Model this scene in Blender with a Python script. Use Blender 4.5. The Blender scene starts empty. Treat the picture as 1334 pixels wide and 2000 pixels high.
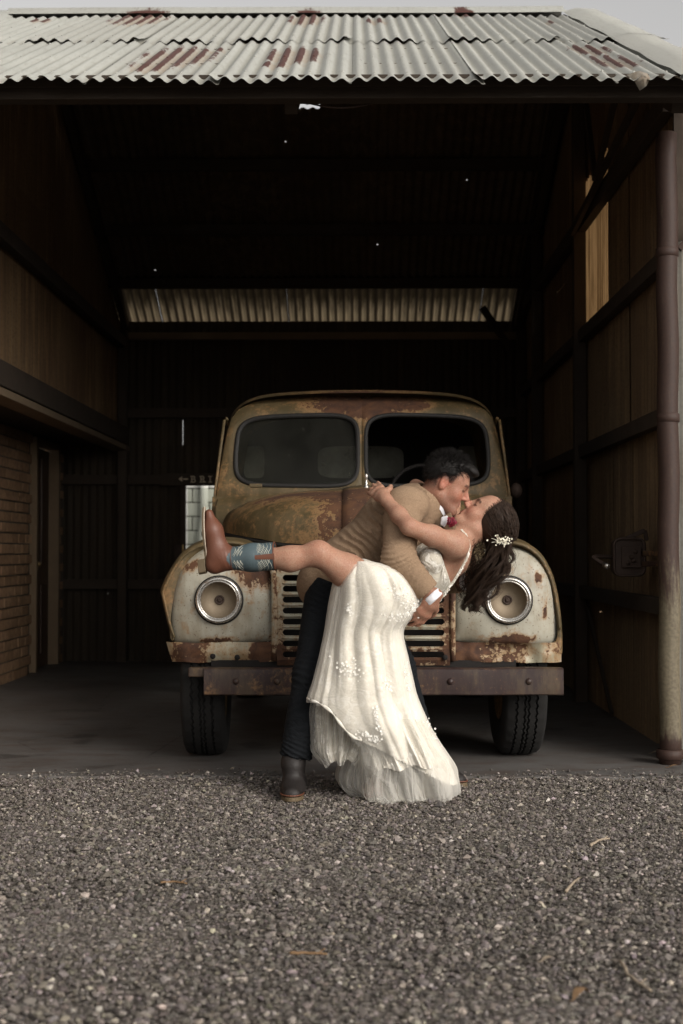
import bpy, bmesh, math, random
import numpy as np
from mathutils import Vector, Matrix, noise as mnoise

random.seed(7)
rng = np.random.default_rng(7)
PI = math.pi
R = math.radians
scene = bpy.context.scene
C = scene.collection

# ------------------------------------------------------------------ camera, sky, sun, exposure
CAM = Vector((0.0, 0.0, 1.07))
cam_data = bpy.data.cameras.new('camera')
cam = bpy.data.objects.new('camera', cam_data)
C.objects.link(cam)
cam.location = CAM
cam.rotation_euler = (R(90 + 1.547), 0, R(0.474))
cam_data.sensor_fit = 'VERTICAL'
cam_data.sensor_height = 36
cam_data.sensor_width = 24
cam_data.lens = 50
cam_data.clip_start = 0.05
cam_data.clip_end = 2000
cam_data.dof.use_dof = True
cam_data.dof.focus_distance = 6.35
cam_data.dof.aperture_fstop = 3.2
scene.camera = cam

SUN_EL, SUN_AZ = 27.0, 40.0          # low behind the photographer, to the right
world = bpy.data.worlds.new('World')
scene.world = world
world.use_nodes = True
wt = world.node_tree
wt.nodes.clear()
sky = wt.nodes.new('ShaderNodeTexSky')
sky.sky_type = 'NISHITA'
sky.sun_disc = False
sky.sun_elevation = R(SUN_EL)
sky.sun_rotation = R(180 - SUN_AZ)
sky.air_density = 1.0
sky.dust_density = 4.0
sky.ozone_density = 1.0
hs = wt.nodes.new('ShaderNodeHueSaturation')
hs.inputs['Saturation'].default_value = 0.06
wb = wt.nodes.new('ShaderNodeBackground')
wb.inputs['Strength'].default_value = 0.105
wo = wt.nodes.new('ShaderNodeOutputWorld')
wt.links.new(sky.outputs[0], hs.inputs['Color'])
wm = wt.nodes.new('ShaderNodeMix'); wm.data_type = 'RGBA'; wm.blend_type = 'MULTIPLY'
wm.inputs[0].default_value = 1.0; wm.inputs[7].default_value = (1.0, .975, .95, 1)       # thin warm overcast
wt.links.new(hs.outputs[0], wm.inputs[6]); wt.links.new(wm.outputs[2], wb.inputs['Color'])
wt.links.new(wb.outputs[0], wo.inputs['Surface'])

sun_data = bpy.data.lights.new('sun', 'SUN')
sun = bpy.data.objects.new('sun', sun_data)
C.objects.link(sun)
sun_data.energy = 0.9
sun_data.angle = R(28)
sun_data.color = (1.0, 0.90, 0.78)
# the light comes from behind the camera (-Y), right (+X), low
sd = Vector((math.sin(R(SUN_AZ)) * math.cos(R(SUN_EL)), -math.cos(R(SUN_AZ)) * math.cos(R(SUN_EL)), math.sin(R(SUN_EL))))
sun.rotation_euler = sd.to_track_quat('Z', 'Y').to_euler()
sun.location = sd * 30

vs = scene.view_settings
vs.view_transform = 'Standard'
vs.look = 'None'
vs.exposure = 0.72
vs.gamma = 1.0
vs.use_curve_mapping = False
scene.cycles.max_bounces = 5
scene.cycles.diffuse_bounces = 3
scene.cycles.transparent_max_bounces = 12
scene.cycles.use_denoising = True
scene.cycles.sample_clamp_indirect = 4.0

# ------------------------------------------------------------------ measuring helper: photograph pixel + real depth -> world point
FPX = 2000 * 50 / 36.0
_cr = cam.rotation_euler.to_matrix()
def at(px, py, Y):
    d = _cr @ Vector(((px - 667) / FPX, -(py - 1000) / FPX, -1.0))
    return CAM + d * (Y / d.y)
def atn(px, py, Y):
    return np.array(at(px, py, Y))

# ------------------------------------------------------------------ object helpers
def tag(o, label=None, cat=None, group=None, kind=None):
    if label: o['label'] = label
    if cat: o['category'] = cat
    if group: o['group'] = group
    if kind: o['kind'] = kind
    return o

def empty(name, loc=(0, 0, 0), rz=0.0, parent=None):
    o = bpy.data.objects.new(name, None)
    C.objects.link(o)
    o.location = loc
    o.rotation_euler = (0, 0, rz)
    o.empty_display_size = 0.1
    if parent: o.parent = parent
    return o

def link(name, me, mat=None, parent=None):
    o = bpy.data.objects.new(name, me)
    C.objects.link(o)
    if mat is not None and len(me.materials) == 0:
        for m in (mat if isinstance(mat, (list, tuple)) else [mat]):
            me.materials.append(m)
    if parent: o.parent = parent
    return o

def world_child(name, me, mat, parent):
    """link a mesh whose coordinates are world coordinates below a parent that stands elsewhere"""
    o = link(name, me, mat, parent)
    if parent is not None:
        o.matrix_parent_inverse = parent.matrix_basis.inverted() if parent.parent is None else (parent.parent.matrix_basis @ parent.matrix_parent_inverse @ parent.matrix_basis).inverted()
    return o

def mesh_np(name, V, F, smooth=True):
    """quick mesh from numpy arrays; F is (n,3) or (n,4)"""
    V = np.asarray(V, np.float32); F = np.asarray(F, np.int32)
    me = bpy.data.meshes.new(name)
    n = F.shape[1]
    me.vertices.add(len(V)); me.vertices.foreach_set('co', V.ravel())
    me.loops.add(F.size); me.loops.foreach_set('vertex_index', F.ravel())
    me.polygons.add(len(F)); me.polygons.foreach_set('loop_start', np.arange(0, F.size, n, dtype=np.int32))
    try:
        me.polygons.foreach_set('loop_total', np.full(len(F), n, np.int32))
    except Exception:
        pass
    me.polygons.foreach_set('use_smooth', np.full(len(F), smooth, bool))
    me.update(calc_edges=True)
    me.validate()
    return me

def col_attr(me, name, cols):
    a = me.color_attributes.new(name, 'FLOAT_COLOR', 'POINT')
    c = np.ones((len(me.vertices), 4), np.float32)
    c[:, :3] = cols
    a.data.foreach_set('color', c.ravel())

class MB:
    """collects faces of one part"""
    def __init__(s):
        s.v = []; s.f = []; s.mi = []
    def add(s, vs_, fs, mi=0):
        b = len(s.v)
        s.v += [tuple(v) for v in vs_]
        s.f += [tuple(i + b for i in f) for f in fs]
        s.mi += [mi] * len(fs)
        return s
    def box(s, c, d, M=None, mi=0):
        cx, cy, cz = c; dx, dy, dz = d[0] / 2, d[1] / 2, d[2] / 2
        vs_ = [Vector((cx + i * dx, cy + j * dy, cz + k * dz)) for i in (-1, 1) for j in (-1, 1) for k in (-1, 1)]
        if M is not None: vs_ = [M @ v for v in vs_]
        return s.add(vs_, [(0, 1, 3, 2), (4, 6, 7, 5), (0, 4, 5, 1), (2, 3, 7, 6), (0, 2, 6, 4), (1, 5, 7, 3)], mi)
    def bar(s, a, b, w, h, up=(0, 0, 1), mi=0):
        """a straight bar of section w x h from a to b"""
        a = Vector(a); b = Vector(b); d = (b - a).normalized(); up = Vector(up)
        if abs(d.dot(up)) > .98: up = Vector((1, 0, 0))
        r = d.cross(up).normalized(); u = r.cross(d)
        vs_ = [p + r * (i * w / 2) + u * (j * h / 2) for p in (a, b) for i, j in ((-1, -1), (1, -1), (1, 1), (-1, 1))]
        return s.add(vs_, [(0, 1, 2, 3), (7, 6, 5, 4), (0, 4, 5, 1), (1, 5, 6, 2), (2, 6, 7, 3), (3, 7, 4, 0)], mi)
    def tube(s, pts, rad, n=8, closed=False, cap=True, mi=0, flat=1.0):
        pts = [Vector(p) for p in pts]; m = len(pts)
        rads = rad if isinstance(rad, (list, tuple)) else [rad] * m
        vs_ = []; prev = None
        for i, p in enumerate(pts):
            if closed: t = pts[(i + 1) % m] - pts[i - 1]
            else: t = pts[min(i + 1, m - 1)] - pts[max(i - 1, 0)]
            t.normalize()
            if prev is None:
                a = Vector((0, 0, 1)) if abs(t.z) < .9 else Vector((1, 0, 0))
                u = t.cross(a).normalized()
            else:
                u = (prev - t * prev.dot(t))
                u = u.normalized() if u.length > 1e-6 else t.orthogonal().normalized()
            prev = u; w = t.cross(u)
            for k in range(n):
                an = 2 * PI * k / n
                vs_.append(p + (u * math.cos(an) + w * math.sin(an) * flat) * rads[i])
        fs = []
        for i in range(m if closed else m - 1):
            j = (i + 1) % m
            for k in range(n):
                k2 = (k + 1) % n
                fs.append((i * n + k, i * n + k2, j * n + k2, j * n + k))
        if cap and not closed:
            fs.append(tuple(range(n - 1, -1, -1))); fs.append(tuple((m - 1) * n + k for k in range(n)))
        return s.add(vs_, fs, mi)
    def lathe(s, prof, M, n=32, mi=0):
        """prof: (radius, height) pairs turned about local Z, placed by matrix M"""
        vs_ = []
        for r, h in prof:
            for k in range(n):
                an = 2 * PI * k / n
                vs_.append(M @ Vector((r * math.cos(an), r * math.sin(an), h)))
        fs = []
        for i in range(len(prof) - 1):
            for k in range(n):
                k2 = (k + 1) % n
                fs.append((i * n + k, i * n + k2, (i + 1) * n + k2, (i + 1) * n + k))
        return s.add(vs_, fs, mi)
    def grid(s, rows, mi=0, closed=False):
        m = len(rows[0]); vs_ = [p for r in rows for p in r]; fs = []
        for i in range(len(rows) - 1):
            for k in range(m if closed else m - 1):
                k2 = (k + 1) % m
                fs.append((i * m + k, i * m + k2, (i + 1) * m + k2, (i + 1) * m + k))
        return s.add(vs_, fs, mi)
    def poly(s, pts, thick=None, mi=0):
        """flat polygon, extruded by the vector thick"""
        n = len(pts); pts = [Vector(p) for p in pts]
        if thick is None:
            return s.add(pts, [tuple(range(n))], mi)
        t = Vector(thick)
        return s.add(pts + [p + t for p in pts], [tuple(range(n - 1, -1, -1)), tuple(range(n, 2 * n))] + [(i, (i + 1) % n, n + (i + 1) % n, n + i) for i in range(n)], mi)
    def mesh(s, name, smooth=False, bevel=0, fix=True, merge=False):
        me = bpy.data.meshes.new(name)
        me.from_pydata([tuple(v) for v in s.v], [], s.f)
        for p, m in zip(me.polygons, s.mi): p.material_index = m
        if fix or bevel or merge:
            bm = bmesh.new(); bm.from_mesh(me)
            if merge: bmesh.ops.remove_doubles(bm, verts=bm.verts, dist=1e-5)
            if fix: bmesh.ops.recalc_face_normals(bm, faces=bm.faces)
            if bevel:
                bmesh.ops.bevel(bm, geom=[e for e in bm.edges if len(e.link_faces) == 2 and e.calc_face_angle(0) > .6], offset=bevel, segments=2, affect='EDGES', profile=.5)
            bm.to_mesh(me); bm.free()
        if smooth:
            me.polygons.foreach_set('use_smooth', [True] * len(me.polygons))
        me.update()
        return me
    def build(s, name, mat, parent=None, smooth=False, bevel=0, fix=True, merge=False, sharp=None):
        me = s.mesh(name, smooth, bevel, fix, merge)
        o = link(name, me, mat, parent)
        if sharp is not None:
            me.polygons.foreach_set('use_smooth', [True] * len(me.polygons))
            me.set_sharp_from_angle(angle=R(sharp))
        return o

# ------------------------------------------------------------------ node helper
class NT:
    def __init__(s, name):
        s.m = bpy.data.materials.new(name); s.m.use_nodes = True
        s.t = s.m.node_tree; s.t.nodes.clear()
        s.out = s.t.nodes.new('ShaderNodeOutputMaterial')
    def n(s, ty, **kw):
        nd = s.t.nodes.new(ty)
        for k, v in kw.items(): setattr(nd, k, v)
        return nd
    def set(s, sock, v):
        if v is None: return
        if isinstance(v, bpy.types.NodeSocket): s.t.links.new(v, sock)
        elif isinstance(v, (tuple, list)) and len(v) == 3 and sock.type == 'RGBA': sock.default_value = (*v, 1)
        else: sock.default_value = v
    def pos(s): return s.n('ShaderNodeNewGeometry').outputs['Position']
    def obj(s): return s.n('ShaderNodeTexCoord').outputs['Object']
    def sep(s, v):
        nd = s.n('ShaderNodeSeparateXYZ'); s.set(nd.inputs[0], v); return nd.outputs
    def comb(s, x, y, z):
        nd = s.n('ShaderNodeCombineXYZ')
        for i, v in enumerate((x, y, z)): s.set(nd.inputs[i], v)
        return nd.outputs[0]
    def scale(s, v, sc):
        nd = s.n('ShaderNodeVectorMath', operation='MULTIPLY'); s.set(nd.inputs[0], v); nd.inputs[1].default_value = sc; return nd.outputs[0]
    def noise(s, v, sc, det=4, ro=.55, dist=0.0):
        nd = s.n('ShaderNodeTexNoise'); s.set(nd.inputs['Vector'], v)
        nd.inputs['Scale'].default_value = sc; nd.inputs['Detail'].default_value = det
        nd.inputs['Roughness'].default_value = ro; nd.inputs['Distortion'].default_value = dist
        return nd.outputs['Fac']
    def vor(s, v, sc, feature='F1', out='Distance', rnd=1.0):
        nd = s.n('ShaderNodeTexVoronoi', feature=feature); s.set(nd.inputs['Vector'], v)
        nd.inputs['Scale'].default_value = sc; nd.inputs['Randomness'].default_value = rnd
        return nd.outputs[out]
    def holes(s, p, sc, wall=False):
        x, y, z = s.sep(p); v = s.comb(s.math('ADD', x, y), z, 0.0) if wall else s.comb(x, y, 0.0); r_ = []
        for out in ('Distance', 'Color'):
            nd = s.n('ShaderNodeTexVoronoi', voronoi_dimensions='2D'); s.set(nd.inputs['Vector'], v); nd.inputs['Scale'].default_value = sc; r_.append(nd.outputs[out])
        return r_[0], s.sep(r_[1])[0]
    def wave(s, v, sc, dist=0, axis='X', det=2):
        nd = s.n('ShaderNodeTexWave', bands_direction=axis); s.set(nd.inputs['Vector'], v)
        nd.inputs['Scale'].default_value = sc; nd.inputs['Distortion'].default_value = dist; nd.inputs['Detail'].default_value = det
        return nd.outputs['Fac']
    def math(s, op, a, b=None, clamp=False):
        nd = s.n('ShaderNodeMath', operation=op, use_clamp=clamp); s.set(nd.inputs[0], a)
        if b is not None: s.set(nd.inputs[1], b)
        return nd.outputs[0]
    def ss(s, v, lo, hi, a=0.0, b=1.0):
        nd = s.n('ShaderNodeMapRange', interpolation_type='SMOOTHSTEP'); s.set(nd.inputs[0], v)
        for i, q in enumerate((lo, hi, a, b)): s.set(nd.inputs[i + 1], q)
        return nd.outputs[0]
    def mix(s, f, a, b, mode='MIX'):
        nd = s.n('ShaderNodeMix', data_type='RGBA', blend_type=mode)
        s.set(nd.inputs[0], f); s.set(nd.inputs[6], a); s.set(nd.inputs[7], b); return nd.outputs[2]
    def ramp(s, f, stops):
        nd = s.n('ShaderNodeValToRGB'); s.set(nd.inputs[0], f); el = nd.color_ramp.elements
        while len(el) < len(stops): el.new(.5)
        for e, (p, c) in zip(el, stops): e.position = p; e.color = (*c, 1)
        return nd.outputs[0]
    def dist(s, v, p, sc=(1, 1, 1)):
        nd = s.n('ShaderNodeVectorMath', operation='SUBTRACT'); s.set(nd.inputs[0], v); nd.inputs[1].default_value = p
        m = s.scale(nd.outputs[0], sc)
        l = s.n('ShaderNodeVectorMath', operation='LENGTH'); s.set(l.inputs[0], m); return l.outputs['Value']
    def attr(s, name):
        nd = s.n('ShaderNodeVertexColor', layer_name=name); return nd.outputs[0]
    def rnd(s): return s.n('ShaderNodeObjectInfo').outputs['Random']
    def bump(s, h, st=.5, d=.01, nrm=None):
        nd = s.n('ShaderNodeBump'); nd.inputs['Strength'].default_value = st; nd.inputs['Distance'].default_value = d
        s.set(nd.inputs['Height'], h)
        if nrm is not None: s.set(nd.inputs['Normal'], nrm)
        return nd.outputs[0]
    def bsdf(s, col, rough=.7, metal=0.0, nrm=None, spec=.4, sss=0, trans=None, sheen=0, alpha=None, coat=0):
        b = s.n('ShaderNodeBsdfPrincipled')
        s.set(b.inputs['Base Color'], col); s.set(b.inputs['Roughness'], rough); s.set(b.inputs['Metallic'], metal)
        b.inputs['Specular IOR Level'].default_value = spec
        if nrm is not None: s.set(b.inputs['Normal'], nrm)
        if sss:
            b.inputs['Subsurface Weight'].default_value = sss
            b.inputs['Subsurface Radius'].default_value = (.012, .005, .003); b.inputs['Subsurface Scale'].default_value = 1.0
        if sheen: b.inputs['Sheen Weight'].default_value = sheen
        if alpha is not None: s.set(b.inputs['Alpha'], alpha)
        if coat: b.inputs['Coat Weight'].default_value = coat
        return b.outputs[0]
    def mixs(s, f, a, b):
        nd = s.n('ShaderNodeMixShader'); s.set(nd.inputs[0], f); s.set(nd.inputs[1], a); s.set(nd.inputs[2], b); return nd.outputs[0]
    def done(s, sh):
        s.t.links.new(sh, s.out.inputs['Surface']); return s.m

def simple(name, col, rough=.7, metal=0.0, var=.25, sc=12, bump=.2, bsc=60, spec=.4, **kw):
    t = NT(name); p = t.obj()
    f = t.noise(p, sc, 5)
    c = t.mix(f, tuple(x * (1 - var) for x in col), tuple(min(1, x * (1 + var)) for x in col))
    return t.done(t.bsdf(c, rough, metal, t.bump(t.noise(p, bsc, 4), bump, .004), spec, **kw))
# ------------------------------------------------------------------ materials
M = {}
# roof plane of the street side slope: eave (Y 6.45, z 3.22) to ridge (Y 10.1, z 4.90)
EAVE_Y, EAVE_Z, RIDGE_Y, RIDGE_Z, BACK_Y = 6.45, 3.22, 10.1, 4.90, 13.75
SLOPE = (RIDGE_Z - EAVE_Z) / (RIDGE_Y - EAVE_Y)
def on_roof(px, py):
    d = at(px, py, 1.0) - CAM
    Y = (EAVE_Z - SLOPE * EAVE_Y - CAM.z) / (d.z - SLOPE)
    return CAM + d * Y

def m_galv():
    t = NT('galvanised_roof_iron'); p = t.pos(); o = t.obj()
    big = t.noise(p, 1.7, 5); fine = t.noise(t.scale(p, (14, 2.0, 2.0)), 4, 6, .65); spk = t.noise(p, 90, 3)
    c = t.mix(big, (.34, .345, .315), (.45, .455, .42))
    c = t.mix(t.ss(fine, .45, .78, 0, .6), c, (.27, .262, .225))
    c = t.mix(t.math('MULTIPLY', t.rnd(), .4), c, (.29, .28, .25))
    # valleys of the corrugation coloured darker
    z = t.sep(o)[2]
    c = t.mix(t.ss(z, -.002, -.011, 0, .55), c, (.25, .24, .20))
    # rust patches
    msk = None
    for px, py, rx, ry in ((272, 44, .32, .9), (352, 112, .34, .9), (300, 130, .2, .5), (598, 44, .22, .9), (575, 112, .28, .8), (540, 130, .14, .3), (735, 45, .15, .4), (905, 35, .12, .4), (1075, 48, .1, .2), (1150, 100, .2, .5), (1200, 122, .22, .5), (80, 45, .15, .25), (420, 100, .1, .2)):
        q = on_roof(px, py)
        d = t.dist(p, q, (1 / rx, 1 / ry, 1 / ry))
        m = t.ss(d, 1.0, .25)
        msk = m if msk is None else t.math('MAXIMUM', msk, m)
    streak = t.noise(t.scale(p, (20, 9, 9)), 1.0, 8, .72, .8)
    rm = t.math('MULTIPLY', msk, t.ss(z, -.007, .006))
    rm = t.ss(t.math('ADD', rm, t.math('MULTIPLY', t.math('SUBTRACT', streak, .5), 1.7)), .46, .76)
    rm = t.math('MULTIPLY', rm, t.ss(msk, .02, .2))
    halo = t.ss(t.math('ADD', t.math('MULTIPLY', msk, .8), t.math('MULTIPLY', t.math('SUBTRACT', streak, .5), 1.6)), .4, .8, 0, .4)
    c = t.mix(halo, c, (.30, .20, .12))
    c = t.mix(rm, c, t.mix(spk, (.045, .018, .015), (.115, .048, .036)))
    # pin holes rusted through
    v, cr = t.holes(p, 2.3); hole = t.math('MULTIPLY', t.math('LESS_THAN', v, .010), t.math('LESS_THAN', cr, .12))
    b = t.bsdf(c, t.ss(big, .3, .7, .5, .72), .15, t.bump(t.noise(p, 130, 3), .12, .003), .35)
    tr = t.n('ShaderNodeBsdfTransparent').outputs[0]
    return t.done(t.mixs(hole, b, tr))
M['galv'] = m_galv()

def m_rustwall(name, a, b, c3, holes=.007, metal=.1, wall=True):
    t = NT(name); p = t.pos()
    st = t.noise(t.scale(p, (5, 5, .5)), 2.2, 5, .6); big = t.noise(p, .9, 4); fine = t.noise(p, 55, 4)
    c = t.mix(t.ss(big, .3, .7), a, b)
    c = t.mix(t.ss(st, .42, .7), c, c3)
    c = t.mix(t.ss(fine, .4, .8, 0, .35), c, (.02, .012, .008))
    c = t.mix(t.math('MULTIPLY', t.rnd(), .55), c, b)
    sh = t.bsdf(c, .72, metal, t.bump(fine, .2, .003), .25)
    if holes:
        v, cr = t.holes(p, 1.6, wall); h = t.math('MULTIPLY', t.math('LESS_THAN', v, holes), t.math('LESS_THAN', cr, .55 if not wall else .10))
        sh = t.mixs(h, sh, t.n('ShaderNodeBsdfTransparent').outputs[0])
    return t.done(sh)
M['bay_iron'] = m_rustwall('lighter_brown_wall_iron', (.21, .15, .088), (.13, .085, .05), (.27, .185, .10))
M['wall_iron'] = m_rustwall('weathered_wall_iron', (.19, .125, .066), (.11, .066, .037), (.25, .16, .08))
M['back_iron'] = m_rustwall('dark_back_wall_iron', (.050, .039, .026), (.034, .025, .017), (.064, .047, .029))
M['roof_shade'] = m_rustwall('shade_dark_rusty_roof_iron', (.12, .092, .062), (.08, .058, .04), (.16, .115, .072), .0105, .1, False)  # shade under the roof put into a darker iron colour
M['out_iron'] = m_rustwall('outside_wall_iron', (.34, .34, .31), (.28, .27, .24), (.2, .15, .1), 0)
M['timber'] = simple('old_dark_timber', (.045, .032, .022), .85, 0, .4, 8, .5, 40)
M['beam'] = simple('weathered_beam', (.03, .021, .014), .85, 0, .4, 5, .5, 40)
M['plate'] = simple('dusty_plate_timber', (.16, .115, .07), .85, 0, .3, 5, .5, 40)

RXW = 1.664
def m_amber():
    t = NT('amber_translucent_sheet'); p = t.pos()
    n1 = t.ss(t.noise(t.scale(p, (7, 7, .5)), 2, 5, .65), .3, .7)
    c = t.mix(n1, (.17, .095, .04), (.50, .31, .145))
    c = t.mix(t.ss(t.sep(p)[0], RXW + .001, RXW + .010, 0, .92), c, (.05, .03, .015))  # corrugation shading painted as dark stripes along the valleys
    d = t.n('ShaderNodeBsdfDiffuse'); t.set(d.inputs[0], t.mix(.5, c, (.12, .09, .05)))
    tl = t.n('ShaderNodeBsdfTranslucent'); t.set(tl.inputs[0], c)
    return t.done(t.mixs(.62, d.outputs[0], tl.outputs[0]))
M['amber'] = m_amber()
def m_added_eave():
    t = NT('glow_faded_eave_sheet'); p = t.pos(); y = t.sep(p)[1]  # added translucent course, put in to glow along the eave
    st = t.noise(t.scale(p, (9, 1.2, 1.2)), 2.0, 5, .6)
    glow_fade = t.ss(t.math('ADD', t.math('MULTIPLY', st, .6), t.math('MULTIPLY', t.math('SUBTRACT', 13.66, y), 1.0)), .34, .74)  # light on the underside painted in: bright at the eave, fading upwards in streaks
    c = t.mix(glow_fade, (.62, .48, .30), (.07, .052, .03))
    c = t.mix(t.ss(t.sep(t.obj())[2], -.002, .008, 0, .92), c, (.03, .022, .015))  # corrugation shading painted in as dark ribs
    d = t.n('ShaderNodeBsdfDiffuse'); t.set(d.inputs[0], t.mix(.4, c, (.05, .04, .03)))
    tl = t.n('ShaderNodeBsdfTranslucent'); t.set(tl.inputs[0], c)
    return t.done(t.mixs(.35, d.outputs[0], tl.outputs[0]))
M['eave'] = m_added_eave()

def m_concrete():
    t = NT('oil_stained_concrete'); p = t.pos()
    a = t.noise(p, 1.3, 6, .6); b = t.noise(t.scale(p, (1, 3, 1)), 3.5, 5, .65); f = t.noise(p, 120, 3)
    c = t.mix(a, (.07, .062, .056), (.13, .125, .12))
    c = t.mix(t.ss(b, .45, .7, 0, .6), c, (.065, .040, .028))
    c = t.mix(t.ss(f, .55, .8, 0, .4), c, (.22, .2, .18))
    cr = t.vor(t.scale(p, (.9, 1.3, 1)), 1.1, 'DISTANCE_TO_EDGE'); c = t.mix(t.ss(t.math('ADD', cr, t.math('MULTIPLY', t.noise(p, 9, 4), .03)), .022, .014, 0, .7), c, (.02, .016, .013))
    oil = t.noise(p, 2.4, 4, .5); c = t.mix(t.ss(oil, .60, .68, 0, .6), c, (.022, .018, .015))
    pf = t.noise(t.scale(p, (1.6, 5, 1)), 3.2, 3, .5, 1.2)
    c = t.mix(t.ss(pf, .745, .755, 0, .7), c, (.34, .31, .26))
    return t.done(t.bsdf(c, t.ss(a, .3, .7, .5, .8), 0, t.bump(t.math('ADD', f, t.math('MULTIPLY', a, 2.0)), .25, .004), .4))
M['concrete'] = m_concrete()

def m_ground():
    t = NT('gravel_bed'); p = t.pos()
    v = t.vor(p, 75, 'F1', 'Color'); d = t.vor(p, 75); big = t.noise(p, 1.1, 4)
    g = t.sep(v)[0]
    c = t.ramp(g, [(0, (.07, .06, .05)), (.6, (.15, .132, .115)), (.9, (.25, .225, .2)), (1, (.45, .42, .37))])
    c = t.mix(t.ss(big, .35, .65, 0, .4), c, (.05, .042, .035))
    return t.done(t.bsdf(c, .9, 0, t.bump(d, .8, .012), .2))
M['ground'] = m_ground()
def m_stone():
    t = NT('gravel_stone'); c = t.attr('Col'); p = t.pos()
    c = t.mix(t.noise(p, 160, 4), t.mix(.45, c, (.03, .026, .022)), c)
    return t.done(t.bsdf(c, .75, 0, t.bump(t.noise(p, 350, 3), .4, .002), .3))
M['stone'] = m_stone()

def m_brick():
    t = NT('brown_clay_brick'); p = t.pos()
    c = t.mix(t.rnd(), (.26, .155, .085), (.38, .235, .135))
    c = t.mix(t.ss(t.noise(p, 22, 5), .4, .75, 0, .6), c, (.12, .075, .05))
    return t.done(t.bsdf(c, .85, 0, t.bump(t.noise(p, 90, 4), .4, .004), .25))
M['brick'] = m_brick()
M['mortar'] = simple('old_mortar', (.10, .082, .065), .95, 0, .25, 20, .5, 120)
M['door_wood'] = simple('dark_varnished_door', (.055, .03, .018), .45, 0, .4, 6, .3, 40)
M['door_frame'] = simple('weathered_door_frame', (.17, .115, .065), .6, 0, .2, 9, .2, 60)
M['brass'] = simple('old_brass', (.30, .21, .10), .35, .9, .3, 20, .2, 80)

def paint_nodes(t, base, base2, rustiness, drip, regions=()):
    """old paint with rust: regions are (point, radius, weight) where rust has eaten more"""
    p = t.obj()
    big = t.noise(p, 3.0, 8, .66); mid = t.noise(p, 13, 8, .72, .5); fine = t.noise(p, 70, 4, .6)
    dr = t.noise(t.scale(p, (26, 26, 3.2)), 1.0, 4, .6)
    col = t.mix(t.ss(big, .3, .7), base, base2)
    col = t.mix(t.ss(mid, .5, .8, 0, .5), col, tuple(x * .62 for x in base))
    k = t.math('ADD', t.math('MULTIPLY', big, .55), t.math('MULTIPLY', mid, .45))
    k = t.math('ADD', k, t.math('MULTIPLY', t.math('SUBTRACT', dr, .5), drip))
    for pt, rad, w, sc in regions:
        k = t.math('ADD', k, t.ss(t.dist(p, pt, sc), rad, rad * .15, 0, w))
    k = t.math('ADD', k, t.math('MULTIPLY', t.math('SUBTRACT', t.noise(p, 48, 6, .7), .5), .30))
    k = t.math('ADD', k, rustiness - .5)
    gr = t.noise(t.scale(p, (9, 9, 2.2)), 1.0, 6, .65); col = t.mix(t.ss(gr, .42, .72, 0, .55), col, (.16, .115, .06))
    stain = t.ss(k, .47, .62, 0, .75)
    col = t.mix(stain, col, t.mix(mid, (.20, .095, .035), (.33, .20, .09)))
    rm = t.ss(k, .605, .635)
    col = t.mix(rm, col, t.mix(t.ss(mid, .35, .65), (.042, .019, .012), (.098, .044, .020)))
    pit = t.ss(t.noise(p, 105, 3, .5), .64, .70, 0, .8)
    col = t.mix(pit, col, (.09, .04, .02))
    h = t.math('SUBTRACT', t.math('MULTIPLY', fine, .3), rm)
    return p, col, rm, fine, h

def m_truck(name, base, base2, rust, drip, regions, rough=.5):
    t = NT(name)
    p, col, rm, fine, h = paint_nodes(t, base, base2, rust, drip, regions)
    b = t.bsdf(col, t.ss(rm, 0, 1, rough, .85), 0, t.bump(h, .35, .004), .4)
    return t.done(b)
Z1 = (1, 1, 1)
M['cream'] = m_truck('chalky_cream_paint', (.40, .38, .31), (.31, .295, .24), .455, .38, [
    ((-.50, 0, .99), .20, .30, (1.0, .6, 1.15)), ((-.42, 0, .60), .12, .25, Z1), ((-.88, 0, 1.0), .10, .34, (1, 1, 1.6)),
    ((.60, 0, 1.0), .16, .22, (1, 1, 1.4)), ((.86, 0, .93), .055, .30, (1.6, 1, 1)), ((.90, 0, .76), .06, .32, (1.8, 1, .9)),
    ((.0, 0, .60), .08, .25, (.08, 1, 1)), ((-.75, 0, .615), .05, .26, (.18, 1, 1)), ((.75, 0, .62), .06, .3, (.15, 1, 1)), ((-.93, 0, .68), .08, .25, (1, 1, .6))])
M['valance'] = m_truck('rusted_valance_paint', (.36, .33, .24), (.28, .25, .17), .55, .3, [((.62, 0, .56), .28, .14, Z1), ((-.86, 0, .57), .16, .2, Z1), ((-.50, 0, .57), .09, .3, Z1), ((.47, 0, .56), .14, .3, Z1)])
M['olive'] = m_truck('weathered_olive_paint', (.062, .046, .019), (.074, .051, .019), .485, .14, [
    ((0, .2, 1.3), .50, .20, Z1), ((-.45, .5, 1.40), .35, .10, (1, .6, 1.5)), ((0, 1.3, 1.93), .30, .22, (.6, 1, 2.2)), ((.35, 1.3, 1.93), .14, .2, (1, 1, 2)), ((-.4, .5, 1.38), .25, .1, Z1), ((0, 1.8, 2.03), .9, .09, (1, 1, 1))], .62)
M['grille'] = m_truck('grille_paint', (.40, .39, .31), (.32, .30, .22), .49, .3, [((0, 0, .53), .12, .25, (.12, 1, 1)), ((-.42, 0, .8), .1, .12, (1, 1, .2)), ((.42, 0, .8), .1, .15, (1, 1, .2))])
M['bumper'] = m_truck('rusty_bumper_steel', (.024, .013, .012), (.040, .020, .018), .455, .1, [])
M['rubber'] = simple('perished_tyre_rubber', (.009, .0083, .0075), .85, 0, .3, 14, .4, 90)
M['gasket'] = simple('black_window_rubber', (.012, .011, .01), .7, 0, .3, 14, .2, 90)
M['black'] = simple('black_underbody', (.012, .010, .009), .9, 0, .3, 14, .2, 90)
M['dark_steel'] = simple('dark_rusted_steel', (.05, .032, .024), .7, .3, .5, 12, .5, 60)
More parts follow.
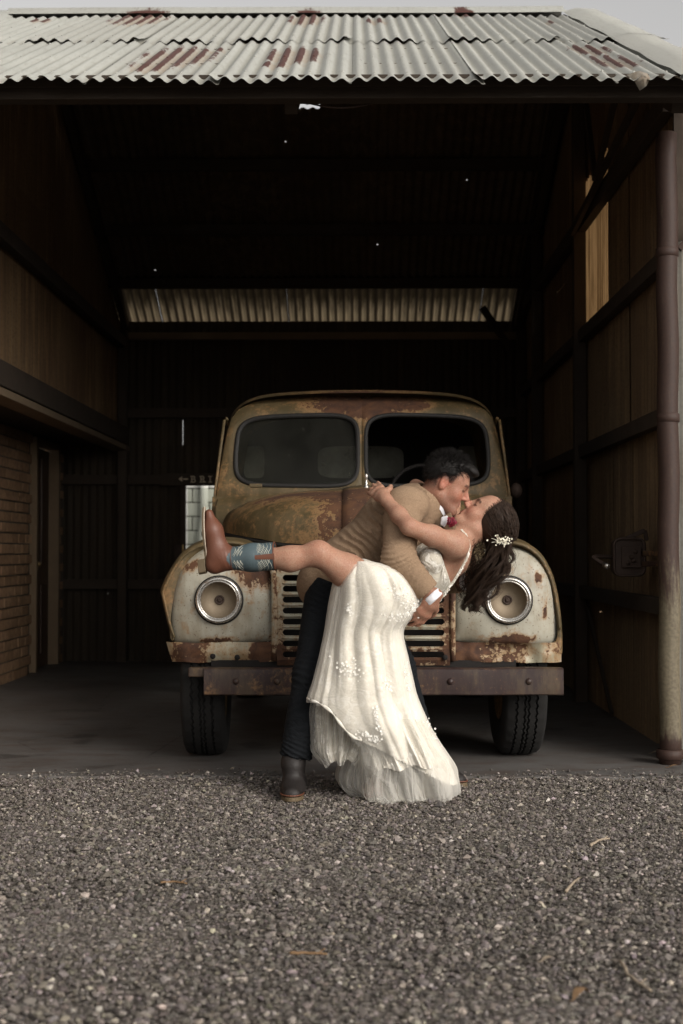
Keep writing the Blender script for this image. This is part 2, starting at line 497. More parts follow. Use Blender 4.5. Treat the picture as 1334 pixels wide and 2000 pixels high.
def m_chrome():
    t = NT('dull_chrome'); p = t.obj(); n1 = t.noise(p, 30, 5)
    c = t.mix(t.ss(n1, .5, .75), (.62, .6, .56), (.22, .15, .1))
    return t.done(t.bsdf(c, t.ss(n1, .4, .8, .16, .6), .9, t.bump(t.noise(p, 200, 3), .08, .002), .5))
M['chrome'] = m_chrome()
def m_reflector():
    t = NT('dusty_reflector'); p = t.obj(); n1 = t.noise(p, 14, 5); n2 = t.noise(p, 150, 4)
    c = t.mix(n1, (.16, .125, .085), (.26, .21, .15)); c = t.mix(t.ss(n2, .45, .8, 0, .5), c, (.17, .12, .075))
    return t.done(t.bsdf(c, .6, .35, t.bump(n2, .15, .002), .3))
M['reflector'] = m_reflector()
def m_glass(name, dust, scuff):
    t = NT(name); p = t.obj()
    g = t.n('ShaderNodeBsdfGlossy'); g.inputs['Roughness'].default_value = .25; g.inputs[0].default_value = (.9, .9, .9, 1)
    tr = t.n('ShaderNodeBsdfTransparent'); tr.inputs[0].default_value = (.80, .82, .78, 1)
    fr = t.n('ShaderNodeFresnel'); fr.inputs[0].default_value = 1.18
    df = t.n('ShaderNodeBsdfDiffuse'); df.inputs[0].default_value = (.26, .26, .215, 1)
    base = t.mixs(fr.outputs[0], tr.outputs[0], g.outputs[0])
    n1 = t.noise(p, 5, 5, .6); n2 = t.noise(t.scale(p, (2, 1, .7)), 22, 6, .75)
    m = t.math('ADD', t.ss(n1, .25, .8, dust * .55, dust * 1.3), t.ss(n2, .60, .72, 0, scuff))
    return t.done(t.mixs(t.math('MINIMUM', m, .95), base, df.outputs[0]))
M['dirty_glass'] = m_glass('grimy_windscreen_glass', .045, .16)
M['rear_glass'] = m_glass('dusty_rear_glass', .75, .1)
M['door_glass'] = m_glass('door_glass', .02, .02)

M['block'] = simple('pale_concrete_block', (.66, .66, .62), .9, 0, .15, 6, .4, 60)
M['white_render'] = simple('white_paint', (.75, .74, .70), .8, 0, .1, 6, .2, 60)
M['letter'] = simple('faded_white_lettering', (.75, .62, .46), .8, 0, .35, 40, .1, 60)
def m_post():
    t = NT('rusty_cream_pipe'); p = t.pos(); z = t.sep(p)[2]
    n1 = t.noise(t.scale(p, (12, 12, 2.2)), 1.6, 6, .7); n2 = t.noise(p, 60, 4)
    k = t.math('ADD', t.math('MULTIPLY', t.math('SUBTRACT', n1, .5), 1.4), t.ss(z, .55, 1.15, .0, .62))
    k = t.math('ADD', k, t.ss(z, .22, .06, 0, .7))
    c = t.mix(t.ss(n2, .3, .7), (.10, .082, .052), (.15, .125, .082))
    c = t.mix(t.ss(k, .1, .5), c, t.mix(n2, (.022, .012, .010), (.05, .024, .015)))
    return t.done(t.bsdf(c, .65, 0, t.bump(n2, .3, .003), .4))
M['post'] = m_post()

# people
def m_skin(name):
    t = NT(name); p = t.pos(); c = t.attr('Col')
    f = t.noise(p, 38, 7, .68); g = t.noise(p, 170, 4, .6)
    c2 = t.mix(t.ss(f, .32, .68), t.mix(.26, c, (.30, .075, .045)), c)
    c2 = t.mix(t.ss(g, .42, .66, 0, .55), c2, t.mix(.5, c2, (.13, .05, .033)))
    c2 = t.mix(t.ss(t.noise(p, 260, 3, .6), .52, .7, 0, .22), c2, (.62, .45, .35))
    return t.done(t.bsdf(c2, .55, 0, t.bump(t.math('ADD', t.noise(p, 420, 3), t.math('MULTIPLY', f, 2.0)), .22, .0016), .25, sss=.08))
M['skin'] = m_skin('skin')
M['tweed'] = None
def m_cloth(name, col, col2, weave, bump=.35, rough=.9, sheen=0, wrk=1.0, motif=False):
    t = NT(name); p = t.pos()
    w = t.noise(p, weave, 3, .7); big = t.noise(p, 9, 4); wr = t.math('ABSOLUTE', t.math('SUBTRACT', t.noise(t.scale(p, (1, 1, 1.5)), 11, 3, .5, 1.2), .5))
    c = t.mix(w, col, col2)
    if motif: c = t.mix(t.ss(t.noise(p, 24, 5, .7, 1.0), .52, .57, 0, .55), c, (.86, .84, .79)); c = t.mix(t.ss(t.noise(p, 31, 5, .7, 1.5), .55, .60, 0, .30), c, (.55, .52, .45))
    c = t.mix(t.ss(big, .3, .7, 0, .25), c, tuple(x * .7 for x in col))
    return t.done(t.bsdf(c, rough, 0, t.bump(t.math('ADD', t.math('MULTIPLY', w, .4), t.math('MULTIPLY', t.ss(wr, 0, .12), wrk)), bump, .006), .2, sheen=sheen))
M['tweed'] = m_cloth('tan_wool_tweed', (.155, .100, .062), (.385, .268, .175), 170, .35, .95, 0, .45)
M['lining'] = m_cloth('dark_waistcoat_cloth', (.03, .024, .02), (.05, .04, .034), 300, sheen=0)
M['denim'] = m_cloth('dark_indigo_denim', (.0045, .0053, .0065), (.0105, .0125, .015), 420, .3, .9, 0)
M['shirt'] = m_cloth('white_cotton', (.72, .72, .76), (.80, .80, .84), 260, .15, .8, .1)
M['satin'] = m_cloth('ivory_satin', (.66, .62, .54), (.74, .70, .62), 240, .25, .75, 0, .8, True)
def m_lace():
    t = NT('ivory_lace'); p = t.pos()
    v = t.vor(p, 34, 'DISTANCE_TO_EDGE'); n1 = t.noise(p, 26, 5, .7, 1.0); f = t.noise(p, 200, 3)
    motif = t.ss(n1, .5, .57)
    c = t.mix(motif, (.55, .51, .43), (.80, .77, .70)); c = t.mix(t.ss(f, .4, .7, 0, .25), c, (.42, .39, .33))
    return t.done(t.bsdf(c, .8, 0, t.bump(t.math('ADD', t.math('MULTIPLY', motif, 1.0), t.math('MULTIPLY', f, .4)), .55, .005), .2))
M['lace'] = m_lace()
def m_tulle():
    t = NT('ivory_tulle'); p = t.pos()
    f = t.noise(p, 700, 2, .7); n1 = t.noise(p, 5, 4)
    d = t.n('ShaderNodeBsdfDiffuse'); d.inputs[0].default_value = (.86, .835, .77, 1)
    tl = t.n('ShaderNodeBsdfTranslucent'); tl.inputs[0].default_value = (.72, .69, .62, 1)
    lw = t.n('ShaderNodeLayerWeight'); lw.inputs[0].default_value = .45
    a = t.math('ADD', t.ss(f, .3, .7, .10, .28), t.math('MULTIPLY', lw.outputs['Facing'], .55), True)
    body = t.mixs(.35, d.outputs[0], tl.outputs[0])
    return t.done(t.mixs(a, t.n('ShaderNodeBsdfTransparent').outputs[0], body))
M['tulle'] = m_tulle()
M['petal'] = simple('white_lace_petal', (.84, .82, .77), .7, 0, .06, 40, .2, 200)
def m_hair(name, a, b):
    t = NT(name); p = t.pos()
    return t.done(t.bsdf(t.mix(t.noise(p, 40, 4), a, b), .55, 0, t.bump(t.noise(p, 300, 2), .25, .002), .2))
M['hair_black'] = m_hair('black_hair', (.006, .005, .0045), (.013, .011, .010))
M['hair_brown'] = m_hair('dark_brown_hair', (.013, .0075, .005), (.042, .024, .015))
M['leather'] = simple('tan_boot_leather', (.125, .048, .028), .48, 0, .25, 10, .25, 120)
M['boot_blue'] = simple('blue_boot_leather', (.068, .096, .106), .5, 0, .25, 14, .25, 120)
M['stitch'] = simple('pale_boot_stitching', (.55, .55, .47), .8, 0, .1, 30, .1, 100)
M['sole'] = simple('boot_sole_leather', (.11, .08, .045), .6, 0, .25, 20, .3, 120)
M['welt'] = simple('pale_boot_welt', (.42, .35, .27), .6, 0, .2, 20, .2, 120)
M['dark_leather'] = simple('dark_grey_brown_boot_leather', (.016, .013, .012), .6, 0, .3, 12, .35, 120)
M['rose'] = simple('crimson_rose_petal', (.16, .008, .022), .6, 0, .4, 40, .2, 200)
M['leaf'] = simple('dry_leaf', (.20, .12, .06), .8, 0, .3, 30, .3, 200)
M['stick'] = simple('dry_bleached_twig', (.30, .24, .175), .85, 0, .25, 40, .4, 150)
M['flower_white'] = simple('white_small_blossom', (.80, .76, .62), .8, 0, .1, 60, .1, 200)
# ------------------------------------------------------------------ ground
LX, RX, BW = -2.25, 1.66, 13.6           # inner faces of the side walls, back wall
def ground():
    mb = MB()
    xs = [-400, -40, -8, -4, 4, 8, 40, 400]; ys = [-400, -40, -2, 6.66, 40, 400]
    mb.grid([[(x, y, 0) for x in xs] for y in ys])
    tag(mb.build('ground', M['ground']), kind='structure')
    # concrete slab with a ragged front edge, a few millimetres above the gravel bed
    mb = MB(); n = 120; top = []; low = []
    for i in range(n + 1):
        x = -3.2 + 5.3 * i / n
        e = 6.70 + .025 * mnoise.noise((x * 2.1, 3, 0)) + .012 * mnoise.noise((x * 11, 1, 0))
        top.append((x, e)); low.append((x, e - .03))
    mb.grid([[(x, y, -.02) for x, y in low], [(x, y, .012) for x, y in top], [(x, 9.0, .014) for x, y in top], [(x, 13.9, .014) for x, y in top]])
    tag(mb.build('concrete_floor', M['concrete']), kind='structure')
ground()

# ------------------------------------------------------------------ corrugated iron
PITCH = .0762
def corr_mesh(nper, L, rows=5, amp=.0085, wob=.0, seed=0, spp=8, bend=None):
    """a sheet: X across the corrugation, Y along it, Z the relief"""
    nc = int(nper * spp) + 1
    x = np.arange(nc) * PITCH / spp; y = np.linspace(0, L, rows)
    X, Y = np.meshgrid(x, y)
    Z = amp * np.cos(2 * np.pi * X / PITCH)
    r = np.random.default_rng(seed)
    if wob:
        Z = Z + wob * np.sin(X * 5 + r.uniform(0, 6)) * np.sin(Y * 2.2 + r.uniform(0, 6))
    if bend is not None: Z = Z + bend(X, Y)
    V = np.stack([X, Y, Z], -1).reshape(-1, 3)
    idx = np.arange(nc * rows).reshape(rows, nc)
    F = np.stack([idx[:-1, :-1], idx[:-1, 1:], idx[1:, 1:], idx[1:, :-1]], -1).reshape(-1, 4)
    return V, F

shed = empty('shed', (0, 10.1, 0))
tag(shed, 'open fronted corrugated iron shed with rust patched gabled roof sheltering the old truck', 'shed')
def in_shed(o):
    o.parent = shed; o.matrix_parent_inverse = Matrix.Translation((0, -10.1, 0)); return o

# roof, street slope: two courses of eight sheets, the upper lapping over the lower
ANG = math.atan(SLOPE); SL = (RIDGE_Y - EAVE_Y) / math.cos(ANG)
n_sh = 7; cover = 8 * PITCH
variants = []
for i in range(4):
    def eb(X, Y, i=i):
        # eave end a little dented, sheet corners lifted
        return .010 * np.exp(-Y / .12) * np.sin(X * (7 + 3 * i) + i) + .012 * np.exp(-((X - .66) / .05) ** 2) * np.exp(-Y / .25) * (i % 2)
    V, F = corr_mesh(8.6, 1.95, 14, .0105, .002, i, 10, eb)
    nv, nf = [], []
    for yy in (.22, .95, 1.70):
        for c_ in range(0, 9, 2):
            xx = c_ * PITCH + .001; zz = .0105 + .002; b0 = len(V) + len(nv) * 1
            b0 = len(V) + len(nv); nv += [(xx - .006, yy - .006, zz - .003), (xx + .006, yy - .006, zz - .003), (xx + .006, yy + .006, zz - .003), (xx - .006, yy + .006, zz - .003), (xx - .003, yy - .003, zz + .003), (xx + .003, yy - .003, zz + .003), (xx + .003, yy + .003, zz + .003), (xx - .003, yy + .003, zz + .003)]
            nf += [(b0, b0 + 1, b0 + 5, b0 + 4), (b0 + 1, b0 + 2, b0 + 6, b0 + 5), (b0 + 2, b0 + 3, b0 + 7, b0 + 6), (b0 + 3, b0, b0 + 4, b0 + 7), (b0 + 4, b0 + 5, b0 + 6, b0 + 7)]
    V = np.concatenate([V, np.array(nv)]); F = np.concatenate([F, np.array(nf)])
    variants.append(mesh_np('roof_sheet', V, F)); variants[-1].materials.append(M['galv'])
X0 = -2.47
for row in range(2):
    for k in range(n_sh):
        s0 = 0.0 if row == 0 else 1.86
        o = bpy.data.objects.new('roof_sheet', variants[(k * 2 + row * 3) % 4]); C.objects.link(o)
        jit = random.uniform(-.012, .012)
        dx = X0 + k * cover - .02 + (.19 if row else .0) * 0
        lift = .006 * (k % 2) + (.012 if row else 0)
        o.matrix_basis = Matrix.Translation((dx, EAVE_Y + math.cos(ANG) * (s0 + jit), EAVE_Z + math.sin(ANG) * (s0 + jit) + lift)) @ Matrix.Rotation(ANG, 4, 'X') @ Matrix.Rotation(random.uniform(-.003, .003), 4, 'Z')
        if k == n_sh - 1 and False: pass
        in_shed(o)
# far slope: a short translucent course added for its glow, sheets above coloured darker for shade
V, F = corr_mesh(8.03, .86, 4, .0095, .002, 9, 8); added_eave_me = mesh_np('roof_sheet', V, F); added_eave_me.materials.append(M['eave'])  # added translucent course, there for its glow
V, F = corr_mesh(8.6, 1.78, 6, .0095, .002, 9, 8); back_me = mesh_np('roof_sheet', V, F); back_me.materials.append(M['roof_shade'])
# one sheet of the far slope is torn near the ridge
V2, F2 = corr_mesh(8.6, 1.78, 40, .0095, .002, 9, 8)
cen = V2[F2].mean(1); hx = cen[:, 0]; hy = cen[:, 1]
torn = (np.abs(hy - (.845 + .02 * np.sin(hx * 9))) < .006 + .022 * np.clip(np.sin((hx - .17) / .35 * np.pi), 0, 1) ** 2 * (hx > .17) * (hx < .52)) & (hx > .10) & (hx < .46)
torn_me = mesh_np('roof_sheet', V2, F2[~torn]); torn_me.materials.append(M['roof_shade'])
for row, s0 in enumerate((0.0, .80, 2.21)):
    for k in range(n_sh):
        me = added_eave_me if row == 0 else (torn_me if (row == 2 and k == 3) else back_me)
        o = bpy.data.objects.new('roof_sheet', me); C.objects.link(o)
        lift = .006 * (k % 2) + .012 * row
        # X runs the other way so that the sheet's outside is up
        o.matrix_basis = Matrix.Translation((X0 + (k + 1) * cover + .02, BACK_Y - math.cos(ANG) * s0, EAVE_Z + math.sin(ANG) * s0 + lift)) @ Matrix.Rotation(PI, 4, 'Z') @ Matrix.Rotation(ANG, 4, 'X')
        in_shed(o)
# ridge capping in three lengths, barge flashing on both verges
for a, b in ((-2.47, -1.22), (-1.24, .50), (.48, 1.50)):
    mb = MB(); rows = []
    for x in (a, (a + b) / 2, b):
        z = RIDGE_Z + .035 + random.uniform(-.004, .004)
        rows.append([(x, RIDGE_Y - .20, z - .085), (x, RIDGE_Y - .19, z - .07), (x, RIDGE_Y - .06, z - .012), (x, RIDGE_Y - .03, z + .022), (x, RIDGE_Y, z + .03), (x, RIDGE_Y + .03, z + .022), (x, RIDGE_Y + .06, z - .012), (x, RIDGE_Y + .2, z - .085)])
    mb.grid(rows); in_shed(mb.build('ridge_cap', M['galv'], None, True, fix=False))
for side in (0, 1):
    for a, b in ((0, .52), (.48, 1.0)):
        mb = MB(); rows = []
        for q in range(9):
            t_ = a + (b - a) * q / 8; y = EAVE_Y + .02 + (RIDGE_Y - EAVE_Y) * t_; z = EAVE_Z + (RIDGE_Z - EAVE_Z) * t_ + .024 + .004 * math.sin(q * 2.1 + a * 9) + (.006 if a else 0)
            if side: rows.append([(1.50 + .006 * math.sin(q * 1.7), y, z + .004), (1.60, y, z + .03), (1.74, y, z + .022), (1.75, y, z - .12)])
            else: rows.append([(-2.40, y, z + .0), (-2.46, y, z + .03), (-2.58, y, z + .022), (-2.59, y, z - .12)])
        mb.grid(rows); in_shed(mb.build('barge_flashing', M['galv'], None, True, fix=False))
    # the far slope's verge
    x = 1.62 if side else -2.5
    mb = MB(); mb.bar((x, RIDGE_Y + .05, RIDGE_Z - .03), (x, BACK_Y, EAVE_Z - .03), .2, .03); in_shed(mb.build('barge_board', M['timber']))

# eave beam, purlins, rafters
mb = MB(); mb.box((-.40, 6.66, 3.247), (4.5, .09, .115)); in_shed(mb.build('beam', M['beam'], None, bevel=.006))
mb = MB(); mb.box((-.40, 6.60, 3.265), (4.4, .02, .05)); in_shed(mb.build('fascia_board', M['beam'], None))
for s_ in (.86, 1.65, 2.5, 3.35):
    for sgn in (-1, 1):
        y = RIDGE_Y + sgn * (RIDGE_Y - EAVE_Y) * (1 - s_ / SL); z = EAVE_Z + math.sin(ANG) * s_ - .065
        mb = MB(); mb.box((-.4, y, z), (4.1, .055, .09)); in_shed(mb.build('purlin', M['timber']))
mb = MB(); mb.box((-.4, RIDGE_Y, RIDGE_Z - .10), (4.1, .05, .14)); in_shed(mb.build('ridge_beam', M['timber']))
mb = MB(); mb.box((-.33, 13.62, 3.125), (3.86, .10, .07)); in_shed(mb.build('wall_plate', M['plate'], None, bevel=.004))
for x in (LX + .07, -.3, RX - .09):
    for sgn in (-1, 1):
        if x == -.3 and sgn > 0: continue
        e_y = 6.72 if sgn < 0 else 13.55
        mb = MB(); mb.bar((x, e_y + (.1 if sgn < 0 else 0), 3.15 + .08), (x, RIDGE_Y, RIDGE_Z - .16), .06, .10); in_shed(mb.build('rafter', M['timber']))

# ------------------------------------------------------------------ side and back walls: single vertical sheets
def wall_sheet(x, ya, yb, z0, ztop, face, mat, seed, name='wall_sheet', rows=4, amp=.0115):
    """vertical sheet in the plane x = const between depths ya and yb; ztop is a function of depth"""
    n = max(2, int((yb - ya) / PITCH * 8)); ys = np.linspace(ya, yb, n)
    r = np.random.default_rng(seed); off = r.uniform(-.004, .004); tilt = r.uniform(-.006, .006); rows_ = []
    for j in range(rows):
        f = j / (rows - 1)
        rows_.append([(x + off + tilt * (f - .5) + amp * math.cos(2 * PI * y / PITCH) * face, y, z0 + (ztop(y) - z0) * f) for y in ys])
    mb = MB(); mb.grid(rows_)
    return in_shed(mb.build(name, mat, None, True, fix=False))
def roof_under(y):
    return EAVE_Z + SLOPE * (min(y, 2 * RIDGE_Y - y) - EAVE_Y) - .03
# right wall: lower sheets from the slab to 1.80, upper sheets to the roof; a translucent bay near the front
y = 7.22; k = 0
while y < BW - .05:
    yb = min(y + .62, BW)
    wall_sheet(RX + .012, y, yb + .08 if yb < BW - .1 else yb, -.01, lambda q: 1.82, -1, M['bay_iron'], k)
    y += .615; k += 1
y = 7.22
cuts = [7.22, 7.84, 8.46, 9.08, 9.64, 10.20, 10.82, 11.44, 12.06, 12.68, 13.3, 13.6]
for i in range(len(cuts) - 1):
    a, b = cuts[i], cuts[i + 1]
    gap = 0
    if a in (9.08, 9.64):
        wall_sheet(RX, a, b + .08, 1.78, lambda q: 2.66, -1, M['bay_iron'], 30 + i)
        wall_sheet(RX + .004, a + .006, b - (.010 if i == 3 else .0), 2.63, lambda q: min(3.72, roof_under(q)), -1, M['amber'], 60 + i)
        wall_sheet(RX, a + .004, b - .002, 3.69, roof_under, -1, M['wall_iron'], 300 + i)
    else:
        if i in (6, 7):      # joint standing open by a few millimetres, high up
            zg = (2.9, 3.16) if i == 6 else (3.02, 3.3)
            wall_sheet(RX, a, b + .08, 1.78, lambda q: zg[0], -1, M['bay_iron'], 30 + i); wall_sheet(RX, a + .007, b - .001, zg[0] - .01, lambda q: zg[1], -1, M['bay_iron'], 330 + i); wall_sheet(RX, a, b + .08, zg[1] - .01, roof_under, -1, M['bay_iron'], 360 + i)
        else:
            wall_sheet(RX, a, b + .08, 1.78, roof_under, -1, M['bay_iron'], 30 + i)
# left wall hangs from the plate at 2.06 upwards
cuts = [6.75, 7.36, 7.97, 8.58, 9.19, 9.46, 10.07, 10.68, 11.29, 11.9, 12.5, 13.1, 13.6]
for i in range(len(cuts) - 1):
    a, b = cuts[i], cuts[i + 1]
    ga = .010 if i == 5 else (.005 if i == 4 else 0)
    # upper course, some joints open by a finger's width near the roof
    if i in (3, 4, 5):
        wall_sheet(LX, a, b + .08, 3.02, lambda q: 3.42 if i == 4 else 3.5, 1, M['wall_iron'], 90 + i)
        wall_sheet(LX + .003, a + ga, b - (.002 if i != 5 else -.02), 3.40, roof_under, 1, M['wall_iron'], 150 + i)
    else:
        wall_sheet(LX, a, b + .08, 3.02, roof_under, 1, M['wall_iron'], 90 + i)
    wall_sheet(LX - .006, a, b + .08, 2.08, lambda q: 3.06, 1, M['wall_iron'], 120 + i)
# back wall sheets with a doorway
DX0, DX1, DZ = -1.605, -.80, 1.67
xs = [-3.3, -2.70, -2.25, DX0 - .03, -1.05, DX1 + .03, -.1, .5, 1.1, RX + .02]
def back_sheet(xa, xb, z0, z1, seed):
    n = max(2, int((xb - xa) / PITCH * 8)); xx = np.linspace(xa, xb, n); off = np.random.default_rng(seed).uniform(-.004, .004)
    mb = MB(); mb.grid([[(q, BW + off + .0085 * math.cos(2 * PI * (q - xa) / PITCH), z) for q in xx] for z in (z0, (z0 + z1) / 2, z1)])
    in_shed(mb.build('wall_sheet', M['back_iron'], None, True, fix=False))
for i in range(len(xs) - 1):
    a, b = xs[i], xs[i + 1]
    door = a >= DX0 - .05 and b <= DX1 + .05
    z_mid = 1.74
    if not door: back_sheet(a, b + .02, .01, z_mid + .03, 200 + i)
    if i in (2, 3):
        e = .012 if i == 2 else 0; s3 = .0035 if i == 3 else 0
        back_sheet(a, b + .02, z_mid, 2.08, 220 + i); back_sheet(a + s3, b + (-.001 if i == 2 else .02), 2.07, 2.33, 240 + i); back_sheet(a, b + .02, 2.32, 3.27, 260 + i)
    else:
        back_sheet(a, b + .02, z_mid, 3.27, 220 + i)
# girts, posts, braces
for z in (.78, 1.76, 2.57, 3.36):
    mb = MB(); mb.box((RX - .055, (7.2 + BW) / 2, z), (.06, BW - 7.2, .085 if z < 3 else .11)); in_shed(mb.build('girt', M['timber'], None, bevel=.004))
for z in (3.04,):
    mb = MB(); mb.box((LX + .06, (6.8 + BW) / 2, z), (.07, BW - 6.8, .10)); in_shed(mb.build('girt', M['timber'], None, bevel=.004))
mb = MB(); mb.box((LX + .05, (6.8 + BW) / 2, 2.16), (.10, BW - 6.8, .16)); in_shed(mb.build('beam', M['timber'], None, bevel=.006))
mb = MB(); mb.box((LX + .02, (6.8 + BW) / 2, 2.045), (.16, BW - 6.8, .05)); in_shed(mb.build('plate', M['plate'], None, bevel=.004))
for z in (.75, 1.745, 2.38):
    mb = MB(); mb.box((-.8 if z > 1.5 else .3, BW - .055, z), (4.9 if z > 1.5 else 2.2, .06, .09)); in_shed(mb.build('girt', M['timber']))
mb = MB(); mb.box((-2.42, BW - .055, .75), (1.5, .06, .09)); in_shed(mb.build('girt', M['timber']))
for x, y, h in ((RX - .07, 9.98, 4.75), (RX - .07, 12.3, 3.75), (LX + .06, 13.48, 3.15), (RX - .07, 13.48, 3.15)):
    mb = MB(); mb.box((x, y, h / 2 + .01), (.085, .085, h)); in_shed(mb.build('post', M['timber'], None, bevel=.005))
mb = MB(); mb.bar((RX - .12, 7.25, 3.55), (RX - .12, 9.95, 3.30), .03, .045); in_shed(mb.build('brace', M['timber']))
mb = MB(); mb.bar((RX - .13, 8.9, 3.42), (RX - .13, 7.9, 3.86), .03, .045); in_shed(mb.build('brace', M['timber']))
mb = MB(); mb.bar((RX - .13, 8.95, 3.42), (RX - .13, 9.6, 4.55), .03, .045); in_shed(mb.build('brace', M['timber']))
mb = MB(); mb.bar((RX - .16, 13.4, 2.95), (RX - .45, 13.3, 3.35), .04, .06); in_shed(mb.build('brace', M['timber']))
mb = MB(); mb.bar((RX - .05, 9.9, .75), (RX - .05, 8.9, .05), .02, .03); in_shed(mb.build('brace', M['timber']))

# round corner post with collars, and the outside return of the wall beyond it
PX, PY = 1.572, 7.10
mb = MB(); pts = [(PX + .004 * math.sin(i * 1.3), PY, .012 + 3.15 * i / 24) for i in range(25)]
mb.tube(pts, [.053 + (.004 if i < 1 else 0) for i in range(25)], 20); post = in_shed(mb.build('corner_post', M['post'], None, True))
for z, r_ in ((.06, .068), (1.73, .057), (2.56, .057)):
    mb = MB(); mb.lathe([(r_ - .01, -.025), (r_, -.02), (r_, .02), (r_ - .01, .025)], Matrix.Translation((PX, PY, z)), 20)
    c_ = mb.build('collar', M['post'], None, True); in_shed(c_)
mb = MB(); mb.bar((PX + .06, PY - .0, 2.58), (PX + .22, PY - .02, 2.73), .035, .03); in_shed(mb.build('brace', M['dark_steel']))
for i, (xa, xb, z1) in enumerate(((1.632, 2.02, 2.63), (1.99, 2.6, 2.63))):
    xx = np.linspace(xa, xb, 60); mb = MB()
    mb.grid([[(q, 7.16 + .006 * i + .0085 * math.cos(2 * PI * (q - xa) / PITCH), z) for q in xx] for z in (.02, 1.3, z1)])
    in_shed(mb.build('wall_sheet', M['out_iron'], None, True, fix=False))
mb = MB(); mb.box((2.12, 7.2, 3.07), (.98, .03, .90)); in_shed(mb.build('infill_board', M['timber']))
# folded flap of flashing hanging at the eave
mb = MB(); f0 = at(1245, 150, 6.5)
mb.grid([[(f0.x - .05, 6.50, f0.z + .01), (f0.x, 6.46, f0.z + .015), (f0.x + .04, 6.47, f0.z + .005)], [(f0.x - .02, 6.47, f0.z - .03), (f0.x + .015, 6.43, f0.z - .035), (f0.x + .05, 6.46, f0.z - .02)], [(f0.x + .01, 6.50, f0.z - .065), (f0.x + .025, 6.47, f0.z - .06), (f0.x + .04, 6.49, f0.z - .045)]])
in_shed(mb.build('flashing_flap', M['out_iron'], None, True))
# slack cable below the beam
a_, b_ = at(592, 199, 6.72), at(752, 194, 6.72)
mb = MB(); mb.tube([a_.lerp(b_, i / 14) + Vector((0, 0, -.035 * math.sin(PI * i / 14))) for i in range(15)], .004, 6); in_shed(mb.build('cable', M['dark_steel'], None, True))

# ------------------------------------------------------------------ back door with glass and lettered header
door = empty('back_door', (0, 0, 0)); in_shed(door)
def dpart(mb, name, mat, par=door, **k):
    return mb.build(name, mat, par, **k)
mb = MB(); mb.box((DX0 - .02, BW - .04, .86), (.05, .07, 1.70)); dpart(mb, 'frame', M['dark_steel'])
mb = MB(); mb.box((DX1 + .02, BW - .04, .86), (.05, .07, 1.70)); dpart(mb, 'frame', M['dark_steel'])
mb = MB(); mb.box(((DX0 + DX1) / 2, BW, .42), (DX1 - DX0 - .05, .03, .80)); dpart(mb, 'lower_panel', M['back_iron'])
mb = MB(); mb.box(((DX0 + DX1) / 2, BW, 1.245), (DX1 - DX0 - .04, .006, .85)); dpart(mb, 'pane', M['door_glass'])
mb = MB(); mb.box((DX0 - .055, BW - .085, 1.06), (.075, .03, .13)); lk = dpart(mb, 'lock', M['dark_steel'], bevel=.004)
mb = MB(); mb.box((DX0 - .012, BW - .10, 1.06), (.012, .03, .13)); dpart(mb, 'latch', M['brass'], lk)
def text_mesh(body, size, depth):
    cu = bpy.data.curves.new('t', 'FONT'); cu.body = body; cu.size = size; cu.extrude = depth; cu.resolution_u = 3
    ob = bpy.data.objects.new('t', cu); C.objects.link(ob)
    dg = bpy.context.evaluated_depsgraph_get(); me = bpy.data.meshes.new_from_object(ob.evaluated_get(dg))
    bpy.data.objects.remove(ob); bpy.data.curves.remove(cu)
    return me
# serifed letters: built from the plain glyph with slab feet, arrow in front
hd = in_shed(MB().box((-1.15, BW - .095, 1.745), (1.35, .018, .12)).build('header_board', M['timber']))
lz = 1.715; lh = .066; lx = (374 - 690) / 204.3
for i, ch in enumerate('BRID'):
    me = text_mesh(ch, lh * 1.38, .001); me.materials.clear()
    wdt = max(v.co.x for v in me.vertices); h_ = max(v.co.y for v in me.vertices)
    b2 = MB().add([v.co.copy() for v in me.vertices], [tuple(p.vertices) for p in me.polygons])
    stems = {'B': (.016,), 'R': (.016, wdt - .012), 'I': (wdt / 2 + .003,), 'D': (.016,)}[ch]
    for sx in stems:
        b2.box((sx, .004, .0015), (.034, .008, .003)); 
        if not (ch == 'R' and sx > .03): b2.box((sx, h_ - .004, .0015), (.034, .008, .003))
    o = b2.build('letter', M['letter'], hd, fix=False)
    o.matrix_basis = Matrix.Translation((lx + i * .088, BW - .107, lz)) @ Matrix.Rotation(PI / 2, 4, 'X')
b2 = MB(); b2.box((0, 0, 0), (.05, .003, .012)); b2.poly([(-.065, -.0015, 0), (-.03, -.0015, .026), (-.03, -.0015, -.026)], (0, .003, 0))
o = b2.build('arrow', M['letter'], hd); o.location = ((364 - 690) / 204.3, BW - .107, lz + lh / 2)

# ------------------------------------------------------------------ block wall behind the shed, seen through the door glass
bwall = empty('block_wall', (-1.4, 16.6, 0)); tag(bwall, 'pale concrete block wall outside, seen through the glass of the back door', 'wall')
bm_ = None
for r_ in range(12):
    for k in range(7):
        x = -1.5 + k * .41 + (.2 if r_ % 2 else 0)
        if bm_ is None:
            bm_ = MB().box((0, 0, 0), (.397, .14, .150)).mesh('block', bevel=.004); bm_.materials.append(M['block'])
        o = bpy.data.objects.new('block', bm_); C.objects.link(o); o.parent = bwall; o.location = (x, random.uniform(-.004, .004), .08 + r_ * .163)
MB().box((-.3, .03, .98), (3.3, .10, 1.96)).build('mortar', M['mortar'], bwall)
mb = MB(); mb.tube([(-.36, -.12, 0), (-.36, -.12, 1.25), (-.33, -.12, 1.45), (-.33, -.12, 1.95)], .045, 10); mb.build('reflection_tube', M['white_render'], bwall, True)  # both white tubes are added, standing in for bright sky reflections
mb = MB(); mb.tube([(.10, -.12, 0), (.12, -.12, .95), (.25, -.12, 1.25), (.30, -.12, 1.95)], .06, 10); mb.build('reflection_tube', M['white_render'], bwall, True)

